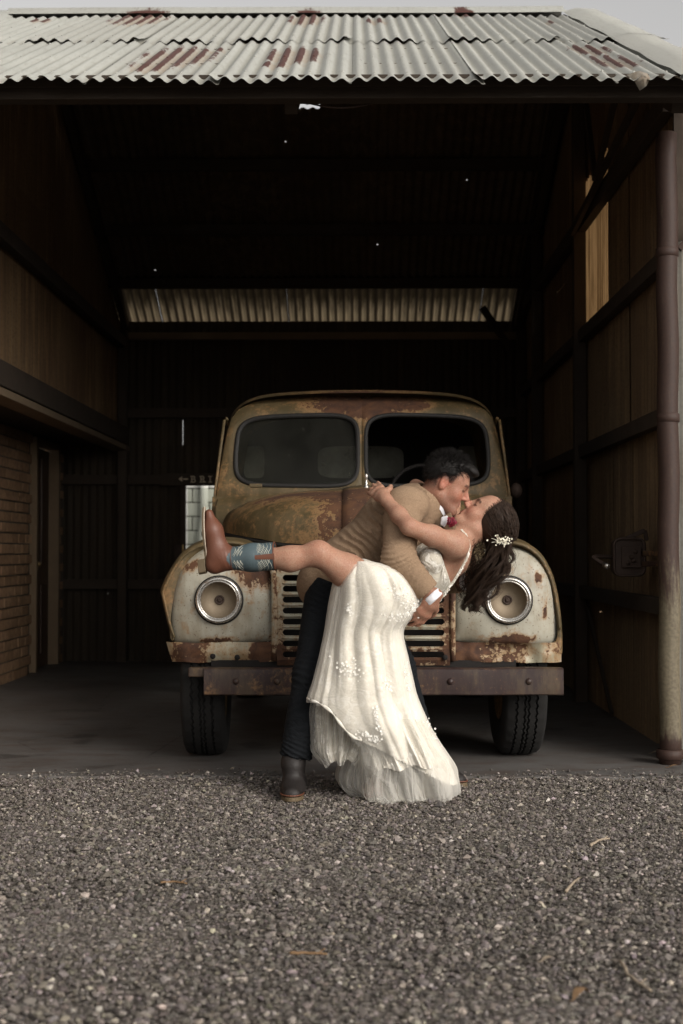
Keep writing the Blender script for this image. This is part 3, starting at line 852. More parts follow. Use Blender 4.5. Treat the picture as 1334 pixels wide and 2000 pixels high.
# ------------------------------------------------------------------ brick building along the left
bx = -2.76
brick_house = empty('brick_building', (bx, 10, 0)); tag(brick_house, 'brown brick side wall with a dark framed door left of the truck', 'building')
DY0, DY1, DH = 12.28, 13.14, 1.98
course = .086; bl = .24
bme = MB().box((0, 0, 0), (.10, .228, .074)).mesh('brick', bevel=.004); bme.materials.append(M['brick'])
spots = []
for r_ in range(24):
    y = 8.6 + (bl / 2 if r_ % 2 else 0)
    while y < BW - .1:
        z = .05 + r_ * course
        if not (DY0 - .14 < y < DY1 + .14 and z < DH + .06):
            spots.append((y, z))
        y += bl
spots.sort(key=lambda s: abs(s[0] - 11.6))
for y, z in spots[:300]:
    o = bpy.data.objects.new('brick', bme); C.objects.link(o); o.parent = brick_house
    o.location = (-.05 + random.uniform(-.003, .003), y - 10, z)
rest = MB()
for y, z in spots[300:]: rest.box((-.05, y - 10, z), (.10, .228, .074))
for r_ in range(24):
    y = 5.0
    while y < 8.4: rest.box((-.05, y - 10 + (bl / 2 if r_ % 2 else 0), .05 + r_ * course), (.10, .228, .074)); y += bl
tag(rest.build('brickwork', M['brick'], brick_house), kind='stuff')
mb = MB()
mb.box((-.06, (4.9 + DY0) / 2 - .06 - 10, 1.05), (.09, DY0 - 4.9 - .10, 2.1)); mb.box((-.06, (DY1 + BW) / 2 + .02 - 10, 1.05), (.09, BW - DY1 - .06, 2.1)); mb.box((-.06, (DY0 + DY1) / 2 - 10, 2.06), (.09, DY1 - DY0 + .3, .08))
mb.build('mortar', M['mortar'], brick_house)
mb = MB(); mb.box((.20, -.6, 2.105), (.60, 9.2, .05)); mb.build('light_stop_soffit', M['timber'], brick_house)  # added to keep light out above the brick wall
dr = MB().box((-.075, (DY0 + DY1) / 2 - 10, DH / 2 + .01), (.04, DY1 - DY0 - .04, DH - .02)).build('door', M['door_wood'], brick_house)
for zc, hh in ((.45, .62), (1.42, .95)):
    for yy in (-.17, .17):
        MB().box((-.05, (DY0 + DY1) / 2 - 10 + yy, zc), (.022, .22, hh)).build('panel', M['door_wood'], dr, bevel=.008)
mb = MB(); kn = Matrix.Translation((-.03, DY0 + .09 - 10, .95)) @ Matrix.Rotation(PI / 2, 4, 'Y')
mb.lathe([(0, .075), (.02, .07), (.028, .055), (.02, .04), (.010, .03), (.010, 0), (.03, -.002), (.03, -.02)], kn, 14); mb.build('door_knob', M['brass'], dr, True)
for yy in (DY0 - .03, DY1 + .03):
    MB().box((-.02, yy - 10, DH / 2 + .02), (.11, .06, DH)).build('door_frame', M['door_frame'], brick_house, bevel=.004)
MB().box((-.02, (DY0 + DY1) / 2 - 10, DH + .045), (.11, DY1 - DY0 + .12, .05)).build('door_frame', M['door_frame'], brick_house, bevel=.004)

# ------------------------------------------------------------------ hand winch on the right wall
W0 = at(1252, 1088, 7.75); wx = RX - .16
winch = empty('hand_winch', (wx, 7.75, W0.z)); tag(winch, 'rusty hand winch with crank handle fixed beside the round corner post', 'winch')
def rrect(w, h, r_, n=5):
    out = []
    for cx, cz, a0 in ((w / 2 - r_, h / 2 - r_, 0), (-w / 2 + r_, h / 2 - r_, 90), (-w / 2 + r_, -h / 2 + r_, 180), (w / 2 - r_, -h / 2 + r_, 270)):
        for i in range(n):
            a = R(a0 + 90 * i / (n - 1)); out.append((cx + r_ * math.cos(a), cz + r_ * math.sin(a)))
    return out
mb = MB(); mb.poly([(x, 0, z) for x, z in rrect(.165, .20, .035)], (0, .10, 0)); mb.build('case', M['dark_steel'], winch, bevel=.006)
mb = MB(); mb.tube([(x, -.006, z) for x, z in rrect(.165, .20, .035)], .008, 8, closed=True); mb.build('case_rim', M['dark_steel'], winch, True)
mb = MB(); mb.poly([(x + .01, -.018, z) for x, z in rrect(.105, .115, .008)], (0, .018, 0)); pl = mb.build('cover_plate', M['dark_steel'], winch, bevel=.003)
for q, (x, z) in enumerate(((.01, .0), (.03, .03), (-.01, -.03), (.02, -.02))):
    mb = MB(); mb.lathe([(0, -.014), (.012, -.012), (.014, 0)], Matrix.Translation((x, -.018, z)) @ Matrix.Rotation(PI / 2, 4, 'X') @ Matrix.Scale(-1, 4, (0, 0, 1)), 8); mb.build('bolt', M['dark_steel'], pl, True)
mb = MB(); mb.tube([(-.08, .03, 0), (-.185, .0, .005), (-.20, -.02, .0), (-.14, -.07, -.045)], .011, 8); hn = mb.build('crank_handle', M['dark_steel'], winch, True)
mb = MB(); mb.tube([(-.145, -.065, -.042), (-.133, -.10, -.05)], .015, 10); mb.build('grip', M['chrome'], hn, True)
mb = MB(); mb.bar((-.01, .03, .10), (.09, .02, .145), .03, .025); mb.bar((.09, .02, .145), (.10, .02, .09), .025, .02); mb.build('pawl', M['dark_steel'], winch, bevel=.004)
mb = MB(); mb.box((.135, -.25, -.005), (.035, .06, .12)); mb.bar((.07, .03, .02), (.135, -.24, .02), .02, .03); mb.bar((.07, .03, -.04), (.135, -.24, -.03), .02, .03); mb.build('bracket', M['bumper'], winch, bevel=.004)
# ------------------------------------------------------------------ gravel: loose stones on the bed
def gravel():
    t = (1 + 5 ** .5) / 2
    ico = np.array([(-1, t, 0), (1, t, 0), (-1, -t, 0), (1, -t, 0), (0, -1, t), (0, 1, t), (0, -1, -t), (0, 1, -t), (t, 0, -1), (t, 0, 1), (-t, 0, -1), (-t, 0, 1)], float)
    ico /= np.linalg.norm(ico[0])
    tri = np.array([(0, 11, 5), (0, 5, 1), (0, 1, 7), (0, 7, 10), (0, 10, 11), (1, 5, 9), (5, 11, 4), (11, 10, 2), (10, 7, 6), (7, 1, 8), (3, 9, 4), (3, 4, 2), (3, 2, 6), (3, 6, 8), (3, 8, 9), (4, 9, 5), (2, 4, 11), (6, 2, 10), (8, 6, 7), (9, 8, 1)])
    octa = np.array([(1, 0, 0), (0, 1, 0), (-1, 0, 0), (0, -1, 0), (0, 0, 1), (0, 0, -1)], float) * 1.15
    otri = np.array([(0, 1, 4), (1, 2, 4), (2, 3, 4), (3, 0, 4), (1, 0, 5), (2, 1, 5), (3, 2, 5), (0, 3, 5)])
    Vs, Fs, Cs, b0 = [], [], [], 0
    for base, tr, ya, yb, n in ((ico, tri, 2.4, 4.6, 44000), (octa, otri, 4.6, 6.9, 84000)):
        k = len(base)
        Y = ya + (yb - ya) * rng.random(n); X = (rng.random(n) * 2 - 1) * (.245 * Y + .55)
        edge = 6.68 + .03 * np.sin(X * 9) + .02 * np.sin(X * 23 + 1)
        ok = Y < edge + rng.exponential(.075, n) * (rng.random(n) < .32); X, Y = X[ok], Y[ok]; n = len(X)
        r = np.clip(rng.lognormal(math.log(.0045), .42, n), .0026, .0135)
        S = np.stack([r * rng.uniform(.8, 1.35, n), r * rng.uniform(.75, 1.2, n), r * rng.uniform(.5, .85, n)], 1)
        P = base[None] * (1 + .22 * rng.standard_normal((n, k, 1))) * S[:, None]
        a = rng.uniform(0, 2 * np.pi, n); b = rng.normal(0, .35, n)
        ca, sa, cb, sb = np.cos(a), np.sin(a), np.cos(b), np.sin(b)
        x, y, z = P[..., 0], P[..., 1], P[..., 2]
        y, z = y * cb[:, None] - z * sb[:, None], y * sb[:, None] + z * cb[:, None]
        x, y = x * ca[:, None] - y * sa[:, None], x * sa[:, None] + y * ca[:, None]
        und = .005 * np.sin(X * 3.1 + Y) * np.sin(Y * 4.3) + .003 + .010 * (Y > edge[ok])
        Vs.append(np.stack([x + X[:, None], y + Y[:, None], z + (und + r * .25 + rng.exponential(.002, n))[:, None]], -1).reshape(-1, 3))
        Fs.append((tr[None] + (np.arange(n) * k)[:, None, None]).reshape(-1, 3) + b0); b0 += n * k
        g = rng.random(n)
        bs = np.interp(g, [0, .45, .85, .96, 1], [.065, .140, .225, .36, .60])
        tint = np.stack([np.ones(n), rng.normal(.872, .03, n), rng.normal(.768, .045, n)], 1)
        Cs.append(np.repeat(bs[:, None] * tint, k, 0))
    me = mesh_np('gravel', np.concatenate(Vs), np.concatenate(Fs), False); col_attr(me, 'Col', np.concatenate(Cs))
    tag(link('gravel', me, M['stone']), 'loose brown grey gravel in front of the shed', 'gravel', kind='stuff')
gravel()
# ------------------------------------------------------------------ the truck: local x across, y to the rear (0 = headlamp faces), z up
truck = empty('truck', (.05, 7.0, 0))
tag(truck, 'old olive and cream truck, rusting, with missing headlamp lenses, parked facing out of the shed', 'truck')
def tp(mb, name, mat, par=None, **k):
    return mb.build(name, mat, par or truck, **k)
def catmull(pts, n, closed=True):
    """resample a polygon smoothly"""
    P = np.array(pts, float); m = len(P); out = []
    for i in range(m if closed else m - 1):
        p0, p1, p2, p3 = (P[(i - 1) % m], P[i], P[(i + 1) % m], P[(i + 2) % m]) if closed else (P[max(i - 1, 0)], P[i], P[i + 1], P[min(i + 2, m - 1)])
        for k in range(n):
            t_ = k / n
            out.append(.5 * ((2 * p1) + (-p0 + p2) * t_ + (2 * p0 - 5 * p1 + 4 * p2 - p3) * t_ ** 2 + (-p0 + 3 * p1 - 3 * p2 + p3) * t_ ** 3))
    if not closed: out.append(P[-1])
    return np.array(out)
def ray_radius(poly, c, ang):
    """distance from c to a polygon along each angle"""
    poly = np.asarray(poly); q = np.roll(poly, -1, 0); res = []
    for a in ang:
        d = np.array([math.cos(a), math.sin(a)]); best = 9
        e = q - poly; w = poly - c
        den = d[0] * e[:, 1] - d[1] * e[:, 0]
        with np.errstate(divide='ignore', invalid='ignore'):
            tt = (w[:, 0] * e[:, 1] - w[:, 1] * e[:, 0]) / den; uu = (w[:, 0] * d[1] - w[:, 1] * d[0]) / den
        ok = (np.abs(den) > 1e-9) & (tt > 1e-6) & (uu >= -1e-6) & (uu <= 1 + 1e-6)
        res.append(tt[ok].min() if ok.any() else .1)
    return np.array(res)

FACE = [(.452, .625), (.60, .612), (.80, .606), (.935, .612), (.962, .640), (.958, .74), (.942, .85), (.912, .95), (.862, 1.03), (.79, 1.078), (.70, 1.092), (.60, 1.075), (.525, 1.04), (.475, .985), (.452, .92), (.446, .78), (.446, .66)]
LAMP = np.array([.711, .826])
def fender(sg):
    face = catmull(FACE, 5); n = 96
    ang = np.linspace(0, 2 * PI, n, endpoint=False)
    rad = ray_radius(face, LAMP, ang)
    dent = (lambda x, z: 0.0)
    rows = []
    for f in (0, .06, .2, .4, .6, .8, .92, .97, 1.0):
        row = []
        for a, r_ in zip(ang, rad):
            rr = .098 + (r_ - .098) * f
            x = LAMP[0] + rr * math.cos(a); z = LAMP[1] + rr * math.sin(a)
            y = -.004 + .020 * max(0, (f - .8) / .2) ** 2 + .035 * max(0, (x - .70) / .26) ** 2.4 + .05 * max(0, (z - .93) / .16) ** 2
            y += .045 * min(1, math.hypot(x - LAMP[0], z - LAMP[1]) / .30) ** 2.5
            y += .007 * mnoise.noise((x * 9, z * 9, sg * 3)) + .003 * mnoise.noise((x * 23, z * 23, sg))
            if f < .05: y += .006
            row.append((sg * x, y, z))
        rows.append(row)
    mb = MB(); mb.grid(rows, closed=True); tp(mb, 'headlamp_panel', M['cream'], smooth=True)
    # wing: an arch swept backwards over the wheel
    arch = [(.985, .56), (.985, .66), (.977, .76), (.960, .87), (.930, .97), (.878, 1.055), (.80, 1.108), (.70, 1.122), (.60, 1.11), (.52, 1.075), (.46, 1.02), (.43, .95)]
    if sg < 0:   # this wing's edge is knocked outwards and creased
        arch = [(.925, .53), (.945, .62), (.975, .72), (1.000, .83), (1.005, .875), (.962, .97), (.895, 1.062), (.80, 1.112), (.70, 1.122), (.60, 1.11), (.52, 1.075), (.46, 1.02), (.43, .95)]
    A = catmull(arch, 5, False); rows = []
    aa = np.array([math.atan2(z - LAMP[1], x - LAMP[0]) for x, z in A]); fr_ = ray_radius(face, LAMP, aa)
    rows.append([(sg * (LAMP[0] + r_ * .985 * math.cos(a)), .060 + .05 * max(0, (LAMP[1] + r_ * math.sin(a) - .93) / .16) ** 2, LAMP[1] + r_ * .985 * math.sin(a)) for a, r_ in zip(aa, fr_)])
    for y, dx, dz, ins in ((.050, -.012, -.012, 0), (.058, -.004, -.004, 0), (.075, .0, 0, 0), (.11, .006, .004, 0), (.3, .012, .018, 0), (.55, .012, .015, 0), (.8, .0, -.02, 0), (1.0, -.03, -.10, 0)):
        row = []
        for x, z in A:
            s_ = (x - .45) / .5; zz = z + dz * max(0, min(1, (z - .6) / .3)) ; xx = x + dx * max(0, s_)
            if y > .3 and zz < .78 and x > .9: zz = .78 + (zz - .78) * max(.12, 1 - (y - .09) / .25)
            row.append((sg * xx, y + .004 * mnoise.noise((x * 7, z * 7, y * 5 + sg)), zz))
        rows.append(row)
    mb = MB(); mb.grid(rows); tp(mb, 'wing', M['olive'], smooth=True)
    # beaded joint between face and wing
    mb = MB(); mb.tube([(sg * (x - .014), .050, z - .012 * max(0, (z - .6) / .5)) for x, z in A[6:-6]], .007, 6); tp(mb, 'wing_bead', M['olive'], smooth=True)
    # headlamp
    hl = empty('headlight', (sg * LAMP[0], 0, LAMP[1])); hl.parent = truck
    Mx = Matrix.Rotation(PI / 2, 4, 'X')      # lathe axis z -> -y (towards the viewer)
    mb = MB(); mb.lathe([(.122, -.004), (.121, .008), (.112, .012), (.100, .010)], Mx, 40); tp(mb, 'gasket', M['gasket'], hl, smooth=True)
    mb = MB(); mb.lathe([(.112, .004), (.114, .016), (.110, .026), (.103, .030), (.097, .026), (.0955, .018), (.0945, .024), (.091, .025), (.088, .016), (.087, .0)], Mx, 48); tp(mb, 'bezel', M['chrome'], hl, smooth=True)
    mb = MB(); mb.lathe([(.0885, .012), (.084, .0), (.075, -.014), (.06, -.027), (.04, -.035), (.022, -.038)], Mx, 40); tp(mb, 'reflector', M['reflector'], hl, smooth=True)
    mb = MB(); mb.lathe([(.024, -.038), (.024, -.030), (.018, -.028), (.016, -.034), (.011, -.034), (.010, -.026), (.005, -.025), (0, -.027)], Mx, 24); tp(mb, 'bulb_socket', M['dark_steel'], hl, smooth=True)
fender(1); fender(-1)

# lower valance left and right: crumpled sheet below the faces
for sg in (1, -1):
    rows = []
    for j in range(7):
        f = j / 6; z = .618 - .098 * f; row = []
        for i in range(41):
            u = i / 40; x = .425 + .555 * u - (.03 * f if sg < 0 else 0) * u
            crump = .016 * mnoise.noise((x * 9, z * 16, sg * 5.)) + .010 * mnoise.noise((x * 21, z * 30, sg))
            y = .022 + .055 * max(0, (u - .8) / .2) ** 2 + .012 * math.sin(f * PI) * 0 - .010 * math.sin(PI * f)
            if sg > 0:   # big dent under this lamp
                y += .050 * math.exp(-((x - .70) / .13) ** 2) * math.sin(PI * min(1, f * 1.3)) ** .7 - .02 * math.exp(-((x - .88) / .06) ** 2)
            row.append((sg * x, y + crump * (1.3 if sg > 0 else .7), z + (.010 * mnoise.noise((x * 8, 0, 2)) if f in (0, 1) else 0)))
        rows.append(row)
    mb = MB(); mb.grid(rows); tp(mb, 'valance', M['valance'], smooth=True)
for x, z in ((-.62, .545), (.40, .545), (-.74, .55)):
    mb = MB(); mb.lathe([(.0, .016), (.012, .016), (.014, .005)], Matrix.Translation((x, 0, z)) @ Matrix.Rotation(PI / 2, 4, 'X'), 12); tp(mb, 'bolt_hole', M['black'], smooth=True)

# grille: pressed plate with eight rounded slots and half round strips
gz0, gz1, gw = .515, .985, .425
sl = [.935 - i * .0537 for i in range(8)]
def slot_cell(mb, z, h, x0, x1, sx, sh):
    n = 64; ang = np.linspace(0, 2 * PI, n, endpoint=False) + .0001
    rect = np.array([(x0, z - h / 2), (x1, z - h / 2), (x1, z + h / 2), (x0, z + h / 2)])
    # stadium and rectangle sampled by arc position
    st = []
    for i in range(n):
        q = i / n
        k = int(q * 4) ; 
    pts = []
    for i in range(13): a = -PI / 2 + PI * i / 12; pts.append((sx + sh * math.cos(a), z + sh * math.sin(a)))
    for i in range(13): a = PI / 2 + PI * i / 12; pts.append((-sx + sh * math.cos(a), z + sh * math.sin(a)))
    outer = []
    for i in range(13):
        f = i / 12
        outer.append((x1, z - h / 2 + h * f) if 0 < i < 12 else (x1, z + (h / 2 if i else -h / 2)))
    for i in range(13): outer.append((x0, z + h / 2 - h * i / 12))
    lip = [(x * 1.0, .016, zz) for x, zz in pts]; edge = [(x, .0, zz) for x, zz in pts]; out = [(x, .0, zz) for x, zz in outer]
    mb.grid([out, edge, lip], closed=True)
mb = MB()
for i, z in enumerate(sl): slot_cell(mb, z, .0537, -gw, gw, .382, .0150)
zt = sl[0] + .02685; zb = sl[-1] - .02685
mb.add([(-gw, 0, zt), (gw, 0, zt), (gw, .02, 1.04), (-gw, .02, 1.04)], [(0, 1, 2, 3)])
mb.add([(-gw, .012, gz0 - .01), (gw, .012, gz0 - .01), (gw, 0, zb), (-gw, 0, zb)], [(0, 1, 2, 3)])
tp(mb, 'grille_panel', M['grille'])
for i in range(7):
    z = (sl[i] + sl[i + 1]) / 2
    mb = MB(); mb.tube([(-.40, .002, z), (-.385, -.006, z), (.385, -.006, z), (.40, .002, z)], .0060 if i % 2 else .0035, 8); tp(mb, 'grille_bar', M['grille'], smooth=True)
for sg in (1, -1):
    mb = MB(); mb.tube([(sg * .44, .018, .53), (sg * .437, .008, .58), (sg * .437, .004, .8), (sg * .44, .006, .95), (sg * .46, .015, 1.02)], .021, 10, flat=.75); tp(mb, 'grille_surround', M['grille'], smooth=True)
MB().box((0, .16, .75), (.95, .02, .56)).build('radiator', M['black'], truck)

# bumper and brackets
mb = MB(); mb.grid([[(x, y + .010 * mnoise.noise((x * 2.3, z * 9, 4)) + .004 * mnoise.noise((x * 9, z * 20, 2)), z + .005 * mnoise.noise((x * 3.1, y * 4, 7))) for x in np.linspace(-.775, .968, 48)] for y, z in ((-.035, .366), (-.075, .366), (-.085, .372), (-.087, .40), (-.085, .47), (-.083, .492), (-.075, .499), (-.02, .499))])
mb.poly([(.968, y, z) for y, z in ((-.035, .366), (-.075, .366), (-.087, .40), (-.085, .47), (-.075, .499), (-.02, .499))])
mb.poly([(-.775, y, z) for y, z in ((-.035, .366), (-.075, .366), (-.087, .40), (-.085, .47), (-.075, .499), (-.02, .499))])
tp(mb, 'bumper', M['bumper'], sharp=35)
for x in (-.62, -.42, .42, .80):
    mb = MB(); mb.lathe([(0, .012), (.012, .011), (.016, .004), (.017, 0)], Matrix.Translation((x, -.086, .435)) @ Matrix.Rotation(PI / 2, 4, 'X'), 10); tp(mb, 'bolt', M['bumper'], smooth=True)
MB().box((-.81, -.02, .475), (.09, .07, .045)).build('bumper_bracket', M['bumper'], truck, bevel=.006)
for x in (-.42, .42): MB().bar((x, -.03, .43), (x, 4.2, .50), .07, .13).build('chassis_rail', M['black'], truck)
MB().box((0, .45, .38), (1.45, .08, .08)).build('front_axle', M['black'], truck)
MB().box((0, .03, .50), (1.5, .02, .06)).build('apron', M['black'], truck)

# bonnet: a wide dome, with a raised strip along the middle
def bonnet_pt(u, v, strip=0):
    """u -1..1 round the front edge, v 0 at the lip .. 1 at the spine"""
    a = u * PI / 2; e = 2.5
    cx = math.copysign(abs(math.sin(a)) ** (2 / e), u); cy = abs(math.cos(a)) ** (2 / e)
    px = .785 * cx; py = 1.12 - 1.06 * cy
    lip = 1.085 + .085 * min(1, abs(px) / .75) ** 2
    sx = px * .0; sy = 1.12 - .72 * cy
    top = 1.375 + .05 * (sy - .4) / .72
    w = v * PI / 2
    f = (1 - math.cos(w)) ** 1.05; g = math.sin(w) ** .72
    z = lip + (top - lip) * g
    return Vector((px + (sx - px) * f, py + (sy - py) * f, z))
mb = MB(); rows = []
for j in range(25):
    v = j / 24
    rows.append([bonnet_pt(-1 + 2 * i / 64, v) + Vector((0, 0, (.004 * mnoise.noise((i * .3, j * .3, 1))) - (.006 if j in (8,) else 0))) for i in range(65)])
mb.grid(rows); tp(mb, 'bonnet', M['olive'], smooth=True)
mb = MB(); rows = []
for j in range(30):
    y = .055 + 1.06 * j / 29
    def zc(x, y): 
        # height of the dome's middle line
        best = None
        return 0
    k = j / 29
    v = min(1, k * 2.6)
    p = bonnet_pt(0, v); yy = p.y if v < 1 else .40 + (k - 1 / 2.6) / (1 - 1 / 2.6) * .72
    z = p.z if v < 1 else 1.375 + .05 * (yy - .4) / .72
    wv = .106
    nrm = Vector((0, -math.cos(v * PI / 2), math.sin(v * PI / 2)))
    rows.append([Vector((x, yy, z - abs(x) * .05)) + nrm * h for x, h in ((-wv, -.012), (-wv + .002, .010), (-wv * .6, .016), (0, .019), (wv * .6, .016), (wv - .002, .010), (wv, -.012))])
mb.grid(rows); tp(mb, 'bonnet_strip', M['olive'], smooth=True)
# rim below the bonnet lip
mb = MB(); mb.tube([bonnet_pt(-1 + 2 * i / 40, 0) + Vector((0, .012, -.012)) for i in range(41)], .012, 6); tp(mb, 'bonnet_seal', M['gasket'], smooth=True)
mb = MB(); mb.grid([[(x, .03, 1.0), (x, .06, 1.08), (x, .3, 1.09), (x, 1.1, 1.12)] for x in np.linspace(-.6, .6, 12)]); tp(mb, 'scuttle_panel', M['olive'], smooth=True)
# mascot and wiper
mb = MB(); mb.lathe([(.016, 0), (.012, .012), (.007, .02), (.006, .05), (.010, .06), (.006, .075), (0, .08)], Matrix.Translation((.02, .62, 1.405)), 12); tp(mb, 'bonnet_mascot', M['chrome'], smooth=True)
mb = MB(); mb.box((-.60, 1.02, 1.435), (.07, .05, .022)); tp(mb, 'vent_flap', M['olive'], bevel=.005)

# ------------------------------------------------------------------ cab
def cab_half(z):   # half width of the cab at height z
    return np.interp(z, [.75, 1.0, 1.2, 1.45, 1.70, 1.87, 1.93, 1.965, 1.99], [.87, .87, .862, .832, .800, .775, .735, .64, 0])
def front_y(x, z):
    t_ = max(0, (z - 1.42) / .45)
    return 1.14 + .16 * t_ + .07 * (abs(x) / .8) ** 3 + (.10 * max(0, (z - 1.88) / .1) ** 2)
def pane_outline(sg, n=64, grow=0.0):
    cx, cz, hw, hh = sg * .378, 1.655, .352 + grow, .205 + grow
    out = []
    for i in range(n):
        a = 2 * PI * i / n; e = 5.0
        x = math.copysign(abs(math.cos(a)) ** (2 / e), math.cos(a)); z = math.copysign(abs(math.sin(a)) ** (2 / e), math.sin(a))
        sl_ = .0 if z < 0 else -.018 * max(0, (cx + x * hw) * sg / .73) ** 2
        zz = cz + z * hh + sl_ - (.012 * (1 - (cx + x * hw) * sg / .73) if z < 0 else 0)
        out.append((cx + x * hw - sg * .012 * max(0, z) * (x * sg > 0), zz))
    return out
roofl = [(0, 1.992), (.20, 1.990), (.40, 1.982), (.55, 1.970), (.655, 1.945), (.725, 1.905), (.765, 1.85), (.785, 1.78), (.803, 1.68), (.822, 1.55), (.838, 1.42), (.855, 1.25), (.868, 1.05), (.87, .80)]
for sg in (1, -1):
    hole = np.array(pane_outline(sg)); c = np.array([sg * .378, 1.655])
    outl = [(0, 1.36), (sg * .845, 1.36)] + [(sg * x, z) for x, z in roofl[10::-1]]
    ang = np.array([math.atan2(z - c[1], x - c[0]) for x, z in hole]); rad = ray_radius(np.array(outl), c, ang)
    rows = []
    for f in (0, .12, .5, .85, 1.0):
        row = []
        for (hx, hz), a, r_ in zip(hole, ang, rad):
            ox, oz = c[0] + r_ * math.cos(a), c[1] + r_ * math.sin(a)
            x, z = hx + (ox - hx) * f, hz + (oz - hz) * f
            row.append((x, front_y(x, z) - (.012 * math.sin(PI * f) if f < 1 else 0) , z))
        rows.append(row)
    rows.insert(0, [(x, front_y(x, z) + .03, z) for x, z in hole])
    mb = MB(); mb.grid(rows, closed=True); tp(mb, 'windscreen_surround', M['olive'], smooth=True)
    mb = MB(); mb.tube([(x, front_y(x, z) - .004, z) for x, z in pane_outline(sg, 64, .004)], .014, 8, closed=True); gk = tp(mb, 'window_seal', M['gasket'], smooth=True)
    if sg < 0:
        ring = pane_outline(sg, 64, .0); mb = MB(); mb.add([(x, front_y(x, z) + .012, z) for x, z in ring] + [(c[0], front_y(c[0], c[1]) + .010, c[1])], [(i, (i + 1) % 64, 64) for i in range(64)])
        tp(mb, 'windscreen_pane', M['dirty_glass'], smooth=True)
# roof and sides swept to the rear
Rf = catmull(roofl, 5, False); full = [(-x, z) for x, z in Rf[::-1]] + [(x, z) for x, z in Rf[1:]]
rows = []
for y, sx, dz in ((0, 1, 0), (.03, 1.008, .010), (.10, 1.015, .028), (.3, 1.02, .045), (.7, 1.02, .05), (1.05, 1.01, .035), (1.2, .985, -.01), (1.24, .96, -.05)):
    rows.append([(x * sx, (front_y(x, min(z, 1.87)) if y < .2 else 1.30) + y, z + dz * max(0, (z - 1.5) / .49)) for x, z in full])
mb = MB(); mb.grid(rows); tp(mb, 'cab_shell', M['olive'], smooth=True)
# gutter line above the doors
for sg in (1, -1):
    mb = MB(); mb.tube([(sg * (.795 + .01 * i), 1.34 + i * .28, 1.845 - .012 * i) for i in range(5)], .010, 6); tp(mb, 'roof_gutter', M['olive'], smooth=True)
    mb = MB(); mb.tube([(sg * .80, 1.26, 1.83), (sg * .828, 1.26, 1.62), (sg * .850, 1.24, 1.42), (sg * .872, 1.22, 1.2), (sg * .882, 1.22, 1.0)], .009, 6); tp(mb, 'door_edge', M['olive'], smooth=True)
# cowl between bonnet and windscreen
mb = MB(); rows = []
for y, z, w in ((1.08, 1.20, .80), (1.10, 1.34, .80), (1.125, 1.385, .79), (1.16, 1.405, .80)):
    rows.append([(x * w / .8, y + .05 * (abs(x) / .8) ** 3, z - .02 * (abs(x) / .8) ** 4) for x in np.linspace(-.84, .84, 30)])
mb.grid(rows); tp(mb, 'cowl', M['olive'], smooth=True)
mb = MB(); mb.grid([[(x, 1.13 + .06 * (abs(x) / .8) ** 3, z) for x in np.linspace(-.865, .865, 20)] for z in (.55, .9, 1.2, 1.38)]); tp(mb, 'firewall', M['olive'], smooth=True)
# rear wall with three windows
ry = 2.52; cells = [(-.84, -.55, -.715, .07), (-.55, .55, 0, .288), (.55, .84, .715, .07)]
for x0, x1, cx, hw in cells:
    n = 48; ring = []
    for i in range(n):
        a = 2 * PI * i / n; e = 5
        ring.append((cx + hw * math.copysign(abs(math.cos(a)) ** (2 / e), math.cos(a)), 1.662 + .108 * math.copysign(abs(math.sin(a)) ** (2 / e), math.sin(a))))
    out = np.array([(x0, .85), (x1, .85), (x1, 1.90), (x0, 1.90)]); ang = [math.atan2(z - 1.662, x - cx) for x, z in ring]; rad = ray_radius(out, np.array([cx, 1.662]), ang)
    mb = MB(); mb.grid([[(x, ry, z) for x, z in ring], [(cx + r_ * math.cos(a), ry, 1.662 + r_ * math.sin(a)) for a, r_ in zip(ang, rad)]], closed=True); tp(mb, 'cab_back', M['black'])
    mb = MB(); mb.add([(x, ry + .01, z) for x, z in ring], [tuple(range(n))]); tp(mb, 'rear_pane', M['rear_glass'])
MB().box((0, ry + .005, 1.94), (1.4, .012, .09)).build('cab_back_top', M['black'], truck)
MB().box((0, 2.30, 1.30), (1.45, .14, .42)).build('seat_back', M['black'], truck, bevel=.03)
mb = MB(); mb.tube([(.38 + .2 * math.cos(a), 1.60 + .08 * math.sin(a), 1.42 + .17 * math.sin(a)) for a in np.linspace(0, 2 * PI, 28, endpoint=False)], .011, 6, closed=True); tp(mb, 'steering_wheel', M['black'], smooth=True)
# mirrors
for sg, w0, ln in ((-1, (405, 1042), .05), (1, (1008, 958), .06)):
    Yw = 8.35; p = at(w0[0], w0[1], Yw) - Vector((.05, 7.0, 0))
    mb = MB(); mb.lathe([(0, -.03), (.03, -.022), (.042, -.008), (.045, .005), (.040, .010), (0, .012)], Matrix.Translation(p) @ Matrix.Rotation(-PI / 2, 4, 'X') @ Matrix.Scale(.8, 4, (1, 0, 0)), 20); mr = tp(mb, 'mirror', M['dark_steel'], smooth=True)
    mb = MB(); mb.tube([p, p + Vector((-sg * .05, 0, -.02)), Vector((sg * .85, p.y, p.z - .03))], .007, 6); tp(mb, 'mirror_arm', M['dark_steel'], mr, smooth=True)

